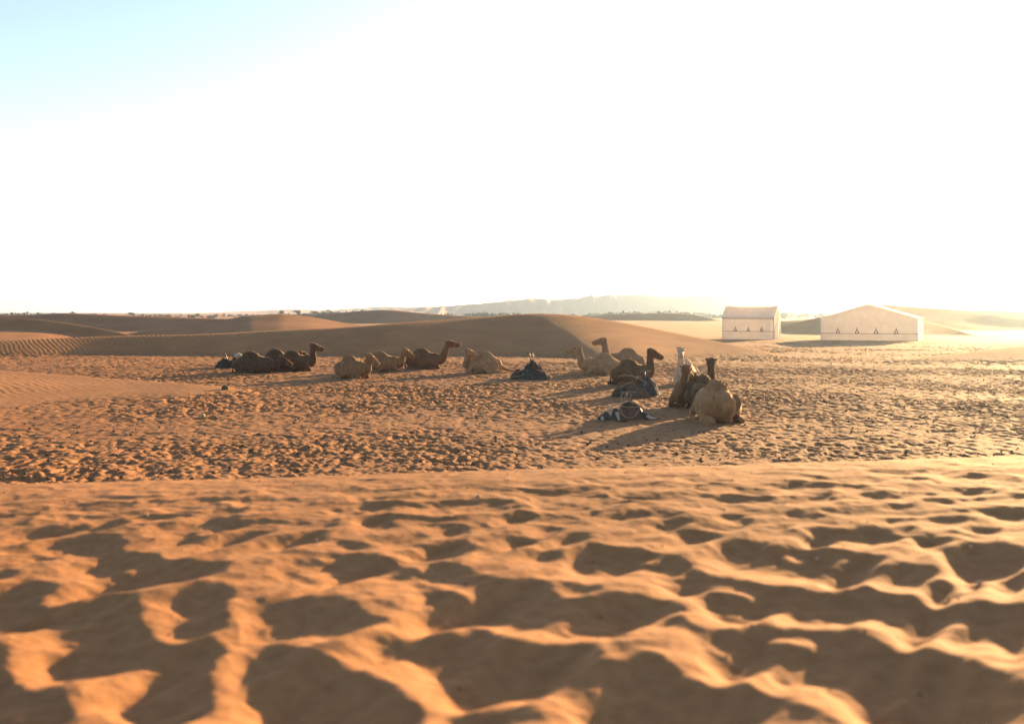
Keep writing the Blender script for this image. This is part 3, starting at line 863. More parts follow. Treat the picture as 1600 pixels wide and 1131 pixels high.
def make_camel(px, py, heading, head, head_yaw, head_pitch, col, label, size=1.0, pose='kneel', lean=0.0, hair=None, halter=True, hump=1.0):
    """px,py: photo pixel of the middle of the belly on the sand; heading: degrees, 0 = to the right, 90 = away;
       head: local (forward, left, up) of the poll; head_yaw: world degrees the muzzle points"""
    Y = EYE * FP / (py - HZ)
    X = (px - 800) / FP * Y
    root = empty("camel", (X, Y, ground_z(X, Y) - 0.05), R(heading))
    root.scale = (size,) * 3
    tag(root, label, "camel", "camels resting in the basin")
    b = MB()
    rr = random.Random(int(px * 7))
    # trunk
    b.tube([(-0.98, 0, 0.42, 0.10, 0.12), (-0.88, 0, 0.46, 0.20, 0.27), (-0.64, 0, 0.48, 0.34, 0.41), (-0.25, 0, 0.47, 0.46, 0.48),
            (0.12, 0, 0.46, 0.46, 0.48), (0.42, 0, 0.47, 0.40, 0.46), (0.66, 0, 0.49, 0.30, 0.39), (0.84, 0, 0.52, 0.16, 0.25)], 16)
    # hump and withers
    hz = 1.17 * hump
    b.tube([(-0.14, 0, 0.60, 0.40, 0.66), (-0.15, 0, 0.80, 0.33, 0.56), (-0.17, 0, hz - 0.20, 0.25, 0.42), (-0.19, 0, hz - 0.07, 0.16, 0.27), (-0.20, 0, hz - 0.01, 0.07, 0.12), (-0.20, 0, hz, 0.02, 0.04)], 14, up=(1, 0, 0))
    # neck
    hd = Vector(head)
    p0 = Vector((0.50, 0, 0.62)); p3 = hd
    HS = 1.28
    reach = 1.18 if hd.x > 0.9 else 1.05
    p1 = Vector((reach, hd.y * 0.15, 0.32)); p2 = Vector((hd.x + 0.04 - 0.34 * min(1, max(0, (hd.x - 0.85) / 0.4)), hd.y * 0.9, max(0.35, hd.z - 0.50)))
    pts = []
    for k in range(11):
        t = k / 10
        p = bez(p0, p1, p2, p3, t)
        r = 0.29 * (1 - t) ** 1.5 + 0.145 * t + 0.06 * math.sin(math.pi * t) * (1 - t)
        pts.append((p.x, p.y, p.z, r * 0.86, r * 1.12))
    b.tube(pts, 14)
    # head
    yaw = R(head_yaw - heading); pit = R(head_pitch)
    f = Vector((math.cos(yaw) * math.cos(pit), math.sin(yaw) * math.cos(pit), math.sin(pit))) * HS
    sd = Vector((-math.sin(yaw), math.cos(yaw), 0)) * HS
    u = f.cross(sd) / HS
    hp = [(-0.13, 0.02, 0.075, 0.09), (-0.05, 0.035, 0.115, 0.135), (0.06, 0.03, 0.118, 0.14), (0.15, 0.015, 0.105, 0.125), (0.24, 0.0, 0.078, 0.095), (0.33, -0.015, 0.070, 0.082), (0.41, -0.03, 0.078, 0.085), (0.465, -0.045, 0.070, 0.072), (0.50, -0.055, 0.035, 0.04)]
    b.tube([tuple(hd + f * q[0] + u * q[1]) + (q[2] * HS, q[3] * HS) for q in hp], 12, up=tuple(u))
    # brow, jaw, lips
    for s in (-1, 1):
        c = hd + f * 0.13 + u * 0.105 + sd * (0.085 * s)
        b.blob(c, (0.062, 0.05, 0.045), 8, 6)
    c = hd + f * 0.08 - u * 0.10
    b.tube([tuple(hd - f * 0.02 - u * 0.10) + (0.09, 0.08), tuple(hd + f * 0.2 - u * 0.10) + (0.07, 0.06), tuple(hd + f * 0.44 - u * 0.125) + (0.058, 0.045)], 8, up=tuple(u))
    # legs: folded under; fore and hind
    for s in (-1, 1):
        if pose == 'kneel' or s == 1 or pose == 'side':
            b.tube([(0.42, 0.26 * s, 0.48, 0.15, 0.17), (0.62, 0.31 * s, 0.30, 0.11, 0.12), (0.80, 0.30 * s, 0.11, 0.085, 0.09), (0.86, 0.29 * s, 0.08, 0.06, 0.06)], 10)
            b.tube([(0.83, 0.29 * s, 0.08, 0.075, 0.075), (0.65, 0.33 * s, 0.07, 0.055, 0.055), (0.42, 0.36 * s, 0.07, 0.06, 0.055), (0.32, 0.36 * s, 0.06, 0.075, 0.05)], 8)
        if pose == 'side' and s == -1:
            # one hind leg stretched out behind
            b.tube([(-0.55, -0.2, 0.55, 0.24, 0.28), (-0.85, -0.34, 0.42, 0.16, 0.18), (-1.18, -0.40, 0.24, 0.10, 0.11), (-1.45, -0.42, 0.13, 0.065, 0.07)], 10)
            b.tube([(-1.40, -0.42, 0.14, 0.065, 0.07), (-1.62, -0.42, 0.09, 0.05, 0.05), (-1.72, -0.43, 0.09, 0.08, 0.06), (-1.80, -0.43, 0.08, 0.05, 0.04)], 8)
        else:
            b.tube([(-0.66, 0.23 * s, 0.56, 0.22, 0.30), (-0.42, 0.42 * s, 0.40, 0.18, 0.24), (-0.10, 0.42 * s, 0.26, 0.10, 0.11), (0.0, 0.42 * s, 0.20, 0.07, 0.07)], 10)
            b.tube([(-0.04, 0.42 * s, 0.22, 0.10, 0.10), (-0.40, 0.46 * s, 0.16, 0.085, 0.09), (-0.80, 0.42 * s, 0.13, 0.075, 0.08), (-0.90, 0.41 * s, 0.12, 0.05, 0.05)], 8)
            b.tube([(-0.86, 0.41 * s, 0.11, 0.07, 0.07), (-0.55, 0.50 * s, 0.06, 0.05, 0.05), (-0.30, 0.52 * s, 0.06, 0.06, 0.05), (-0.18, 0.52 * s, 0.05, 0.08, 0.05)], 8)
    me = remesh(b, 0.028, 1, "camel_body")
    cm = coat("coat_" + label.split()[0], col)
    me.materials.append(cm)
    body = bpy.data.objects.new("body", me); C.objects.link(body); body.parent = root
    if lean: body.rotation_euler = (R(lean), 0, 0)
    hm = plain("wool", hair if hair else tuple(c * 0.75 for c in col), 0.95, 0.2, 9.0, sheen=0.15)
    # ears, tail, eyes
    for s in (-1, 1):
        e = MB()
        c0 = hd - f * 0.06 + u * 0.10 + sd * (0.09 * s)
        e.tube([tuple(c0 - sd * (0.02 * s)) + (0.032, 0.032), tuple(c0 + u * 0.015 + sd * (0.035 * s) - f * 0.02) + (0.048, 0.034), tuple(c0 + u * 0.035 + sd * (0.07 * s) - f * 0.03) + (0.022, 0.018)], 6)
        e.build("ear", cm, body)
        e = MB(); e.blob(hd + f * 0.14 + u * 0.065 + sd * (0.098 * s), (0.032, 0.032, 0.032), 8, 6); e.build("eye", EYE_MAT, body)
    e = MB(); e.tube([(-0.90, 0, 0.60, 0.045), (-0.98, 0.02, 0.48, 0.035), (-1.0, 0.03, 0.30, 0.03), (-0.98, 0.04, 0.16, 0.045), (-0.96, 0.05, 0.07, 0.012)], 7); e.build("tail", hm, body)
    if halter:
        for q, rad in ((0.30, 0.090), (-0.02, 0.146)):
            e = MB()
            ring = []
            cc = hd + f * q + u * (0.0 if q > 0 else 0.02)
            for k in range(13):
                a = 2 * math.pi * k / 12
                ring.append(tuple(cc + sd * (math.cos(a) * rad * 0.9) + u * (math.sin(a) * rad * 1.1)) + (0.010,))
            e.tube(ring, 5)
            e.build("noseband" if q > 0 else "throat_strap", HALTER, body)
    # shaggy wool on hump, nape and throat
    nv = len(me.vertices)
    co = np.empty(nv * 3, np.float32); me.vertices.foreach_get('co', co); co = co.reshape(-1, 3)
    no = np.empty(nv * 3, np.float32); me.vertices.foreach_get('normal', no); no = no.reshape(-1, 3)
    w = (co[:, 2] > 0.92) * (np.abs(co[:, 0] + 0.17) < 0.35) * 2.0
    nk = np.min(np.stack([np.linalg.norm(co - np.array(p[:3]), axis=1) for p in pts[2:9]]), axis=0)
    w = w + (nk < 0.26) * 0.7 + (co[:, 2] > 0.3) * 0.16
    w = np.where(np.linalg.norm(co - np.array(hd + f * 0.3), axis=1) < 0.22, 0.0, w)
    rg = np.random.default_rng(int(px))
    ids = rg.choice(nv, 1500, p=w / w.sum())
    vs = []; fs = []
    for i in ids:
        p = Vector(co[i].tolist()); n_ = Vector(no[i].tolist())
        d = (n_ * 0.8 + Vector((rg.uniform(-.6, .6), rg.uniform(-.6, .6), rg.uniform(-.9, .25)))).normalized()
        l = rg.uniform(0.025, 0.055)
        t_ = d.cross(Vector((rg.uniform(-1, 1), rg.uniform(-1, 1), rg.uniform(-1, 1)))).normalized() * 0.007
        k = len(vs)
        p = p - n_ * 0.008
        vs += [p - t_, p + t_, p + d * l]
        fs.append((k, k + 1, k + 2))
    mesh_obj("shaggy_wool", vs, fs, hm, body)
    return root

TAN = (0.20, 0.103, 0.045); PALE = (0.27, 0.152, 0.072); BROWN = (0.12, 0.059, 0.027); DARK = (0.082, 0.043, 0.022); RUST = (0.10, 0.046, 0.020); CREAM = (0.44, 0.31, 0.20)
camels = [
 # px, py, heading, head local, muzzle yaw, pitch, colour, label, options
 (396, 583, 14, (1.30, -0.1, 0.72), 10, -18, DARK, "dark brown camel lying rump to the left, leftmost of the herd", dict(size=1.05)),
 (434, 579, 28, (1.28, 0.2, 0.80), 30, -10, DARK, "dark brown camel in the middle of the dark trio, its hump showing behind", dict(size=1.06)),
 (460, 580, 16, (0.98, 0.05, 1.34), 4, -8, (0.085, 0.044, 0.022), "dark brown camel with raised head looking right, rightmost of the dark trio", dict()),
 (549, 590, -34, (1.02, 0.12, 1.06), -22, -24, TAN, "tan camel facing the front with head low over its folded foreleg", dict(size=1.0)),
 (597, 580, 10, (1.20, 0.10, 1.12), -8, -22, TAN, "tan camel behind the front-facing one, its pale muzzle turned right", dict()),
 (662, 576, 4, (1.34, 0.0, 1.36), 0, 4, BROWN, "brown camel in clear profile stretching its neck to the right", dict(size=1.04)),
 (754, 582, 188, (0.80, 0.30, 1.10), -14, -14, PALE, "pale camel with neck curled back and one hind leg stretched out", dict(pose='side')),
 (940, 585, 184, (1.18, 0.0, 1.32), 186, -4, PALE, "pale sandy camel facing left with its head lifted, nearest the flat shadowed slope", dict()),
 (977, 577, 176, (1.12, 0.0, 1.50), 182, -2, (0.24, 0.135, 0.07), "light brown camel whose tall neck rises behind the pale sandy one", dict(size=1.06)),
 (986, 602, 24, (0.98, 0.0, 1.40), 8, -16, RUST, "rust brown camel with a dark head looking right, behind the saddle heaps", dict(hair=(0.04, 0.022, 0.012))),
 (1071, 602, 252, (0.92, -0.06, 1.50), 262, -10, CREAM, "cream white camel facing the camera behind the brown ones", dict(halter=False)),
 (1078, 634, 232, (0.66, 0.20, 1.22), 60, -14, BROWN, "brown camel facing the camera with its head turned away, left of the big tan one", dict(hair=(0.08, 0.045, 0.025))),
 (1101, 637, 66, (0.74, -0.05, 1.46), 82, -6, (0.075, 0.040, 0.021), "dark brown camel looking away, its head just above the big tan one", dict(halter=True)),
 (1116, 656, 104, (1.15, -0.38, 0.62), 80, -10, (0.24, 0.125, 0.054), "big tan camel seen from behind, nearest of the herd", dict(size=1.08, hair=(0.14, 0.075, 0.035))),
]
for c in camels:
    make_camel(c[0], c[1], c[2], c[3], c[4], c[5], c[6], c[7], **c[8])

# ------------------------------------------------------------------ saddles and packs lying on the sand
WOOL_DARK = plain("dark_wool", (0.046, 0.034, 0.026), 0.95, 0.4, 12.0, bump=0.01)
WOOL_GREEN = plain("teal_cloth", (0.042, 0.043, 0.034), 0.9, 0.3, 7.0, bump=0.008)
WOOL_BLUE = plain("blue_grey_cloth", (0.048, 0.043, 0.042), 0.9, 0.3, 7.0, bump=0.008)
WOOL_BROWN = plain("brown_blanket", (0.11, 0.06, 0.04), 0.95, 0.35, 8.0, bump=0.01)
LEATHER = plain("saddle_leather", (0.05, 0.03, 0.02), 0.6, 0.3, 10.0)
PALE_CLOTH = plain("pale_blanket", (0.40, 0.33, 0.25), 0.95, 0.2, 9.0, bump=0.01)
ROPE = plain("pale_rope", (0.27, 0.19, 0.115), 0.9, 0.2, 20.0)
METAL = plain("steel_tube", (0.16, 0.145, 0.13), 0.5, 0.15, 6.0, metal=0.7)

def stripes(name, a, b, scale, axis='X'):
    m, n, out = new_mat(name)
    bs = n.nodes.new("ShaderNodeBsdfPrincipled"); bs.inputs['Roughness'].default_value = 0.95
    tc = n.nodes.new("ShaderNodeTexCoord")
    wv = n.nodes.new("ShaderNodeTexWave"); wv.bands_direction = axis; wv.inputs['Scale'].default_value = scale; wv.inputs['Distortion'].default_value = 0.6
    wv.inputs['Detail'].default_value = 1.0
    mpp = n.nodes.new("ShaderNodeMapping"); mpp.inputs['Rotation'].default_value = (0.3, 0.2, 0.5)
    n.links.new(tc.outputs['Object'], mpp.inputs[0]); n.links.new(mpp.outputs[0], wv.inputs[0])
    wv2 = n.nodes.new("ShaderNodeTexWave"); wv2.bands_direction = 'Y'; wv2.inputs['Scale'].default_value = scale * 0.8; wv2.inputs['Distortion'].default_value = 1.0
    n.links.new(mpp.outputs[0], wv2.inputs[0])
    mlt = n.nodes.new("ShaderNodeMath"); mlt.operation = 'MULTIPLY'
    n.links.new(wv.outputs[1], mlt.inputs[0]); n.links.new(wv2.outputs[1], mlt.inputs[1])
    rp = n.nodes.new("ShaderNodeValToRGB"); rp.color_ramp.interpolation = 'LINEAR'
    rp.color_ramp.elements[0].color = a + (1,); rp.color_ramp.elements[0].position = 0.30; rp.color_ramp.elements[1].position = 0.42; rp.color_ramp.elements[1].color = b + (1,)
    n.links.new(mlt.outputs[0], rp.inputs[0]); n.links.new(rp.outputs[0], bs.inputs['Base Color'])
    n.links.new(bs.outputs[0], out.inputs[0])
    return m
STRIPE_BW = stripes("striped_blanket_cloth", (0.045, 0.034, 0.026), (0.34, 0.265, 0.185), 1.5)

def drape(name, parent, mat, c, rx, ry, h, peak=1.4, folds=7, fold_amp=0.08, seed=0, rz=0.0, skirt=0.0):
    """a cloth thrown over a heap: radial sheet with folds that deepen towards the hem"""
    rr = random.Random(seed)
    ph = [rr.uniform(0, 6.28) for _ in range(4)]
    n, m = 44, 12
    mb = MB(); vs = [(c[0], c[1], c[2] + h)]; fs = []
    for j in range(1, m + 1):
        q = j / m
        for i in range(n):
            a = 2 * math.pi * i / n
            lob = 1 + 0.12 * math.sin(2 * a + ph[0]) + 0.10 * math.sin(3 * a + ph[1]) + fold_amp * q * math.sin(folds * a + ph[2])
            x = math.cos(a) * rx * q * lob; y = math.sin(a) * ry * q * lob
            lump = float(gnoise(np.array([x * 5.0 + seed * 3.1]), np.array([y * 5.0 + 7.7]), seed)[0]) + 0.5 * float(gnoise(np.array([x * 11.0 + seed]), np.array([y * 11.0]), seed + 40)[0])
            prof = (1 - q ** (1.2 + 0.5 * peak)) ** 0.75
            z = h * prof * (1 + 0.16 * math.sin(2 * a + ph[3]) * q) + h * 0.22 * lump * (1 - q ** 4) + fold_amp * 0.5 * h * math.sin(folds * a + ph[2]) * q * (1 - q) * 3 + 0.012
            xr = x * math.cos(rz) - y * math.sin(rz); yr = x * math.sin(rz) + y * math.cos(rz)
            vs.append((c[0] + xr, c[1] + yr, c[2] + z))
    for i in range(n):
        fs.append((0, 1 + i, 1 + (i + 1) % n))
    for j in range(m - 1):
        for i in range(n):
            a0 = 1 + j * n + i; a1 = 1 + j * n + (i + 1) % n
            fs.append((a0, a0 + n, a1 + n, a1))
    mb.add(vs, fs)
    return mb.build(name, mat, parent)

def tbar(parent, base, height, width, tilt=0.0, rz=0.0, r=0.02):
    """T-shaped steel saddle handle"""
    M = Matrix.Translation(base) @ Matrix.Rotation(rz, 4, 'Z') @ Matrix.Rotation(tilt, 4, 'Y')
    def T(p): return tuple(M @ Vector(p))
    for s in (-1, 1):
        m = MB()
        m.tube([T((0.10 * s, 0, 0)) + (r,), T((0.07 * s, 0, height * 0.6)) + (r,), T((0.05 * s, 0, height)) + (r,)], 7)
        m.build("handle_post", METAL, parent)
    m = MB(); m.tube([T((-width / 2, 0, height)) + (r * 1.25,), T((0, 0, height + 0.01)) + (r * 1.25,), T((width / 2, 0, height)) + (r * 1.25,)], 8)
    m.build("handle_bar", METAL, parent)

def rope(parent, pts, r=0.015, mat=None, name="rope"):
    P = [Vector(p) for p in pts]
    out = []
    for i in range(len(P) - 1):
        a = P[max(i - 1, 0)]; b = P[i]; c = P[i + 1]; d = P[min(i + 2, len(P) - 1)]
        for k in range(5):
            t = k / 5
            q = 0.5 * ((2 * b) + (c - a) * t + (2 * a - 5 * b + 4 * c - d) * t * t + (3 * b - a - 3 * c + d) * t ** 3)
            out.append(tuple(q) + (r,))
    out.append(tuple(P[-1]) + (r,))
    m = MB(); m.tube(out, 6); return m.build(name, mat or ROPE, parent)

def pack(px, py, label):
    Y = EYE * FP / (py - HZ); X = (px - 800) / FP * Y
    t = empty("saddle_heap", (X, Y, ground_z(X, Y) - 0.03))
    return tag(t, label, "saddle", "camel saddles laid on the sand")

# heap beside the leftmost dark camels
t = pack(360, 576, "saddle heap with pale blanket and thin handle left of the dark camels")
drape("blanket", t, WOOL_DARK, (-0.25, 0, 0), 0.55, 0.5, 0.52, 1.6, 6, 0.1, 1)
drape("blanket", t, WOOL_GREEN, (0.35, 0.05, 0), 0.5, 0.45, 0.60, 1.5, 7, 0.1, 2)
m = MB(); m.tube([(0.28, -0.1, 0.70, 0.10, 0.12), (0.42, 0.1, 0.78, 0.14, 0.13), (0.62, 0.2, 0.62, 0.15, 0.12), (0.78, 0.2, 0.42, 0.10, 0.08)], 10); m.build("rolled_blanket", PALE_CLOTH, t)
m = MB(); m.tube([(-0.10, 0, 0.35, 0.028), (-0.22, 0, 0.68, 0.026), (-0.30, 0, 0.90, 0.026), (-0.38, 0, 0.93, 0.03)], 8); m.build("handle_bar", METAL, t)
rope(t, [(0.2, -0.3, 0.5), (0.4, -0.38, 0.3), (0.55, -0.4, 0.15), (0.6, -0.45, 0.04)])
# heap in the middle with a T handle
t = pack(829, 592, "tall dark saddle heap topped by a tilted T handle in mid basin")
drape("blanket", t, WOOL_DARK, (0.05, 0.1, 0), 0.50, 0.46, 0.86, 0.7, 7, 0.12, 3)
drape("saddle_bag", t, WOOL_DARK, (-0.52, -0.05, 0), 0.46, 0.42, 0.46, 2.0, 5, 0.06, 4)
drape("saddle_bag", t, WOOL_GREEN, (-0.10, -0.32, 0), 0.42, 0.34, 0.46, 2.4, 6, 0.05, 5)
drape("saddle_bag", t, WOOL_DARK, (0.52, -0.15, 0), 0.5, 0.42, 0.40, 2.2, 6, 0.08, 6)
drape("saddle_bag", t, WOOL_BROWN, (0.38, 0.1, 0.1), 0.33, 0.3, 0.58, 1.4, 5, 0.08, 7)
tbar(t, (0.10, 0.1, 0.92), 0.42, 0.46, R(-14), R(8))
rope(t, [(0.12, 0.05, 1.28), (0.22, 0.0, 1.1), (0.42, -0.02, 1.0), (0.50, -0.05, 0.82), (0.46, -0.1, 0.66)], 0.022)
rope(t, [(0.30, -0.25, 0.50), (0.52, -0.45, 0.47), (0.72, -0.48, 0.34), (0.80, -0.5, 0.03)], 0.018)
rope(t, [(-0.96, -0.2, 0.14), (-0.75, -0.42, 0.20), (-0.45, -0.48, 0.24), (-0.25, -0.42, 0.40)], 0.016)
rope(t, [(-0.90, -0.1, 0.34), (-0.68, -0.30, 0.40), (-0.40, -0.34, 0.48), (-0.2, -0.2, 0.60)], 0.014)
m = MB(); m.blob((-0.34, 0.0, 0.68), (0.06, 0.05, 0.05), 8, 6); m.build("pommel", PALE_CLOTH, t)
# heap with the blue bag, by the rust brown camel
t = pack(992, 620, "low saddle heap with a slumped blue grey bag beside the rust brown camel")
drape("saddle_bag", t, WOOL_BLUE, (0.48, 0.05, 0), 0.44, 0.40, 0.64, 1.5, 6, 0.10, 8, rz=0.3)
drape("blanket", t, WOOL_BROWN, (-0.15, 0.1, 0), 0.60, 0.45, 0.44, 1.4, 7, 0.12, 9)
drape("saddle_pad", t, WOOL_DARK, (-0.55, -0.1, 0), 0.36, 0.32, 0.34, 2.0, 5, 0.08, 10)
drape("saddle_pad", t, WOOL_BROWN, (0.02, -0.32, 0), 0.46, 0.28, 0.34, 2.0, 6, 0.08, 11)
m = MB(); m.tube([(0.22, 0.2, 0.92, 0.022), (0.40, 0.2, 0.93, 0.022), (0.62, 0.2, 0.93, 0.022)], 8); m.build("handle_bar", METAL, t)
m = MB(); m.tube([(0.40, 0.2, 0.66, 0.02), (0.40, 0.2, 0.93, 0.02)], 8); m.build("handle_post", METAL, t)
rope(t, [(-0.62, 0.0, 0.74), (-0.40, -0.05, 0.80), (0.0, -0.1, 0.74), (0.25, -0.12, 0.62), (0.40, -0.15, 0.55), (0.30, -0.25, 0.42)], 0.018, name="hoop")
rope(t, [(-0.60, -0.3, 0.36), (-0.30, -0.35, 0.52), (-0.05, -0.3, 0.58)], 0.016)
m = MB(); m.tube([(0.02, 0.0, 0.62, 0.05, 0.04), (0.12, 0.0, 0.74, 0.05, 0.04), (0.26, 0.0, 0.66, 0.05, 0.04)], 8); m.build("strap", STRIPE_BW, t)
# nearest saddle, striped blanket spread out
t = pack(980, 653, "black and white striped blanket saddle with upright handle, nearest the camera")
drape("pad", t, LEATHER, (0.08, 0.12, 0), 0.44, 0.40, 0.48, 1.0, 6, 0.08, 12)
drape("striped_blanket", t, STRIPE_BW, (-0.36, 0.0, 0), 0.48, 0.42, 0.30, 0.9, 5, 0.10, 13, rz=0.2)
drape("pad", t, WOOL_BROWN, (0.10, -0.18, 0), 0.36, 0.28, 0.34, 2.2, 5, 0.06, 14)
drape("blanket", t, STRIPE_BW, (0.46, 0.05, 0), 0.34, 0.34, 0.24, 0.9, 6, 0.12, 15, rz=1.2)
tbar(t, (0.04, 0.05, 0.50), 0.30, 0.46, R(2), 0.0, 0.017)
rope(t, [(-0.26, -0.22, 0.42), (-0.05, -0.34, 0.40), (0.20, -0.34, 0.40), (0.42, -0.2, 0.38)], 0.017)
rope(t, [(-0.24, -0.30, 0.36), (-0.16, -0.46, 0.16), (0.02, -0.52, 0.10), (0.18, -0.48, 0.16), (0.30, -0.36, 0.34)], 0.016)
rope(t, [(0.06, 0.0, 0.56), (0.25, -0.05, 0.48), (0.44, -0.1, 0.33), (0.62, -0.2, 0.16), (0.72, -0.3, 0.03)], 0.022)
rope(t, [(0.02, 0.0, 0.56), (-0.18, -0.05, 0.48), (-0.42, -0.08, 0.42), (-0.66, -0.15, 0.22), (-0.8, -0.2, 0.05)], 0.022, PALE_CLOTH)
rope(t, [(-0.05, 0.1, 0.80), (-0.16, 0.0, 0.74), (-0.20, -0.05, 0.62), (-0.14, -0.1, 0.5)], 0.012)
m = MB(); m.tube([(0.55, -0.22, 0.12, 0.05, 0.04), (0.68, -0.28, 0.07, 0.07, 0.05), (0.80, -0.3, 0.05, 0.05, 0.04)], 8); m.build("tassel", PALE_CLOTH, t)

# ------------------------------------------------------------------ small stones and droppings
STONE_DARK = plain("dark_stone", (0.095, 0.058, 0.034), 0.9, 0.3, 20.0)
STONE_PALE = plain("pale_stone", (0.40, 0.27, 0.17), 0.8, 0.2, 20.0)
def stone(name, px, py, r, mat, label, cat, seed, fg=False, squash=0.7):
    if fg:
        a = (px - 800) / FP; b_ = (py - HZ) / FP
        Y = (EYE - FG_Z - 0.006 * FG_Y) / (b_ + 0.0285 * a - 0.006); X = a * Y
    else:
        Y = EYE * FP / (py - HZ); X = (px - 800) / FP * Y
    m = MB(); m.blob((0, 0, 0), (r, r * 0.85, r * squash), 10, 7, noise=0.12, seed=seed)
    o = m.build(name, mat)
    o.location = (X, Y, ground_z(X, Y) + r * squash * 0.45)
    o.rotation_euler = (0, 0, seed)
    return tag(o, label, cat, "loose stones on the sand")
stone("stone", 352, 612, 0.17, STONE_DARK, "dark round stone at the tip of the rippled sand tongue", "stone", 1)
stone("stone", 317, 650, 0.075, STONE_PALE, "pale stone lying on the trampled sand at the left", "stone", 2, squash=1.0)
for i, (px, py, r, lb) in enumerate([
    (1277, 872, 0.016, "pale pebble in a shadowed hollow of the foreground dune, right of centre"),
    (1530, 905, 0.016, "pale pebble on the foreground dune, near the right edge"),
    (1516, 862, 0.013, "tiny pale pebble above the other one, near the right edge"),
    (494, 857, 0.015, "pale pebble on the foreground dune, left of centre"),
    (229, 823, 0.015, "pale pebble near the crest of the foreground dune, at the left"),
    (747, 793, 0.020, "pale pebble just below the foreground crest, in the middle"),
    (790, 943, 0.010, "small pebble in the broad dark hollow of the foreground, in the middle")]):
    stone("pebble", px, py, r * 0.75, STONE_PALE, lb, "pebble", i + 5, True, 0.8)

def droppings():
    rg = np.random.default_rng(12)
    N = 8000
    Y = 18 + 80 * rg.random(N) ** 1.7
    X = (rg.random(N) * 1.3 - 0.65) * Y
    cl = gnoise(X * 0.3, Y * 0.3, 91)
    keep = (cl + rg.random(N) * 1.0) > 0.25
    X = X[keep]; Y = Y[keep]
    Z, tr, _, own = terrain(X, Y)
    ok = (tr > 0.5) & (own == 0)
    X, Y, Z = X[ok], Y[ok], Z[ok]
    nf = 170                                                   # a few crumbs on the near dune
    Yf = 3.2 + 5.2 * rg.random(nf); Xf = (rg.random(nf) * 1.2 - 0.6) * Yf
    Zf = terrain(Xf, Yf)[0]
    X = np.concatenate([X, Xf]); Y = np.concatenate([Y, Yf]); Z = np.concatenate([Z, Zf])
    base = np.array([(0, 0, 1), (1, 0, 0.1), (0.25, 0.95, 0), (-0.85, 0.6, 0.1), (-0.8, -0.6, 0), (0.3, -0.95, 0.05), (0, 0, -0.7)], float)
    bf = [(0, 1, 2), (0, 2, 3), (0, 3, 4), (0, 4, 5), (0, 5, 1), (6, 2, 1), (6, 3, 2), (6, 4, 3), (6, 5, 4), (6, 1, 5)]
    n = len(X)
    r = 0.012 + 0.045 * rg.random(n) ** 4
    r[-nf:] = 0.003 + 0.006 * rg.random(nf) ** 2
    an = rg.random(n) * 6.28
    vs = np.empty((n, 7, 3))
    c, s = np.cos(an)[:, None], np.sin(an)[:, None]
    sx = r[:, None] * (0.8 + 0.5 * rg.random((n, 1)))
    bx = base[None, :, 0] * sx; by = base[None, :, 1] * r[:, None]; bz = base[None, :, 2] * r[:, None] * 0.75
    vs[..., 0] = bx * c - by * s + X[:, None]; vs[..., 1] = bx * s + by * c + Y[:, None]; vs[..., 2] = bz + Z[:, None] + r[:, None] * 0.35
    f = np.array(bf)[None] + (np.arange(n) * 7)[:, None, None]
    o = mesh_obj("camel_droppings", vs.reshape(-1, 3).tolist(), f.reshape(-1, 3).tolist(), STONE_DARK, smooth=False)
    tag(o, "dark camel droppings and pebbles strewn over the trampled sand", "droppings", kind='stuff')
droppings()

# ------------------------------------------------------------------ far trees on the horizon
LEAF = plain("far_foliage", (0.12, 0.105, 0.06), 0.9, 0.3, 0.5)  # leaf colour with distance haze mixed in
BARK = plain("far_bark", (0.10, 0.075, 0.05), 0.9, 0.2, 2.0)
def crown(mb, c, rx, rz, n, rr, leaf):
    for _ in range(n):
        a = rr.uniform(0, 6.28); b_ = rr.uniform(-1, 1); q = rr.random() ** 0.4
        p = Vector((math.cos(a) * math.sqrt(1 - b_ * b_) * rx * q, math.sin(a) * math.sqrt(1 - b_ * b_) * rx * q, b_ * rz * q)) + Vector(c)
        u = Vector((rr.uniform(-1, 1), rr.uniform(-1, 1), rr.uniform(-1, 1))).normalized() * leaf
        v = Vector((rr.uniform(-1, 1), rr.uniform(-1, 1), rr.uniform(-1, 1))).normalized() * leaf
        mb.add([p - u, p + v, p + u, p - v * 0.7], [(0, 1, 2), (0, 2, 3)])
def far_wood():
    rr = random.Random(5)
    m = MB()
    for i in range(900):
        Y = rr.uniform(480, 860)
        px = rr.uniform(-150, 1750)
        if px < 380 and rr.random() < 0.45: continue
        X = (px - 800) / FP * Y
        h = rr.uniform(1.5, 3.7) * (0.6 + 0.8 * (0.5 + 0.5 * math.sin(px * 0.02) * math.sin(px * 0.0071 + 1))) * (0.75 if px < 420 else 0.85)
        crown(m, (X, Y, h * 0.5 - 0.3), h * rr.uniform(0.6, 1.3), h * 0.55, 26, rr, h * 0.3)
    o = m.build("far_scrub", LEAF, smooth=False)
    tag(o, "thin belt of desert scrub and palms along the far horizon", "scrub", kind='stuff')
far_wood()
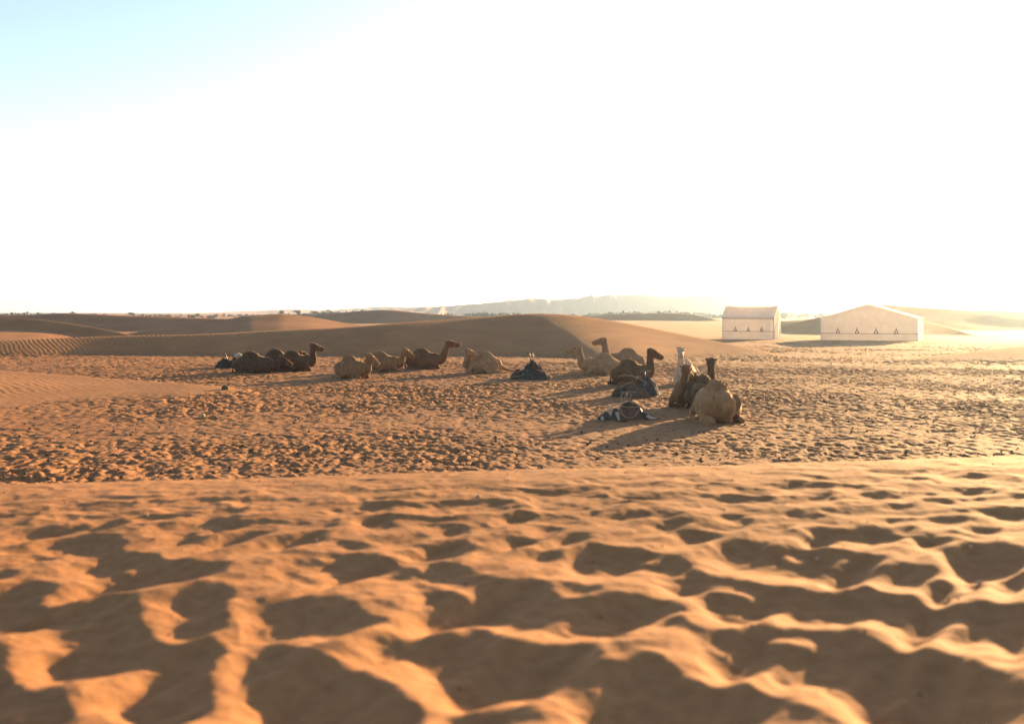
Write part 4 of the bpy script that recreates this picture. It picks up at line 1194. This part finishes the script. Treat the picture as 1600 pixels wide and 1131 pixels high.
def tree(name, px, Y, h, w, label, palm=False, seed=0):
    rr = random.Random(seed)
    X = (px - 800) / FP * Y
    t = empty(name, (X, Y, ground_z(X, Y) - 0.2))
    tag(t, label, "tree", "lone trees on the horizon")
    m = MB(); m.tube([(0, 0, 0, 0.05 * h), (0.03 * h, 0, 0.3 * h, 0.035 * h), (-0.02 * h, 0, 0.6 * h, 0.025 * h), (0, 0, 0.8 * h, 0.012 * h)], 7); m.build("trunk", BARK, t)
    m = MB()
    if palm:
        for k in range(26):
            a = rr.uniform(0, 6.28); dr = rr.uniform(0.1, 0.9)
            pts = []
            for q in range(6):
                s_ = q / 5
                r = w * 0.55 * s_
                pts.append(Vector((math.cos(a) * r, math.sin(a) * r, 0.8 * h + 0.22 * h * math.sin(s_ * 2.2) * (1 - dr) - dr * 0.3 * h * s_ * s_)))
            sd = Vector((-math.sin(a), math.cos(a), 0)) * 0.05 * w
            vs = []
            for q, p in enumerate(pts):
                k_ = 1 - abs(q / 5 - 0.4)
                vs += [p - sd * k_, p + sd * k_]
            m.add(vs, [(2 * q, 2 * q + 1, 2 * q + 3, 2 * q + 2) for q in range(5)])
    else:
        for k in range(9):
            a = rr.uniform(0, 6.28); r = rr.uniform(0, 0.35) * w
            crown(m, (math.cos(a) * r, math.sin(a) * r, h * rr.uniform(0.55, 0.85)), w * 0.22, h * 0.16, 60, rr, 0.045 * h)
    m.build("crown", LEAF, t, smooth=False)
    return t
tree("palm_tree", 512, 560, 5.4, 3.8, "lone palm on the horizon above the tan camels", True, 1)
tree("acacia_tree", 205, 560, 3.8, 4.2, "small dark round tree on the left horizon", False, 2)
tree("palm_tree", 1287, 480, 5.2, 3.2, "hazy palm on the horizon between the two tents", True, 3)
tree("acacia_tree", 440, 640, 4.8, 6.4, "flat crowned tree at the left end of the far grove", False, 4)
tree("acacia_tree", 466, 650, 5.2, 7.6, "broad tree in the middle of the far grove", False, 5)
tree("acacia_tree", 492, 640, 4.6, 6.4, "low tree at the right end of the far grove", False, 6)
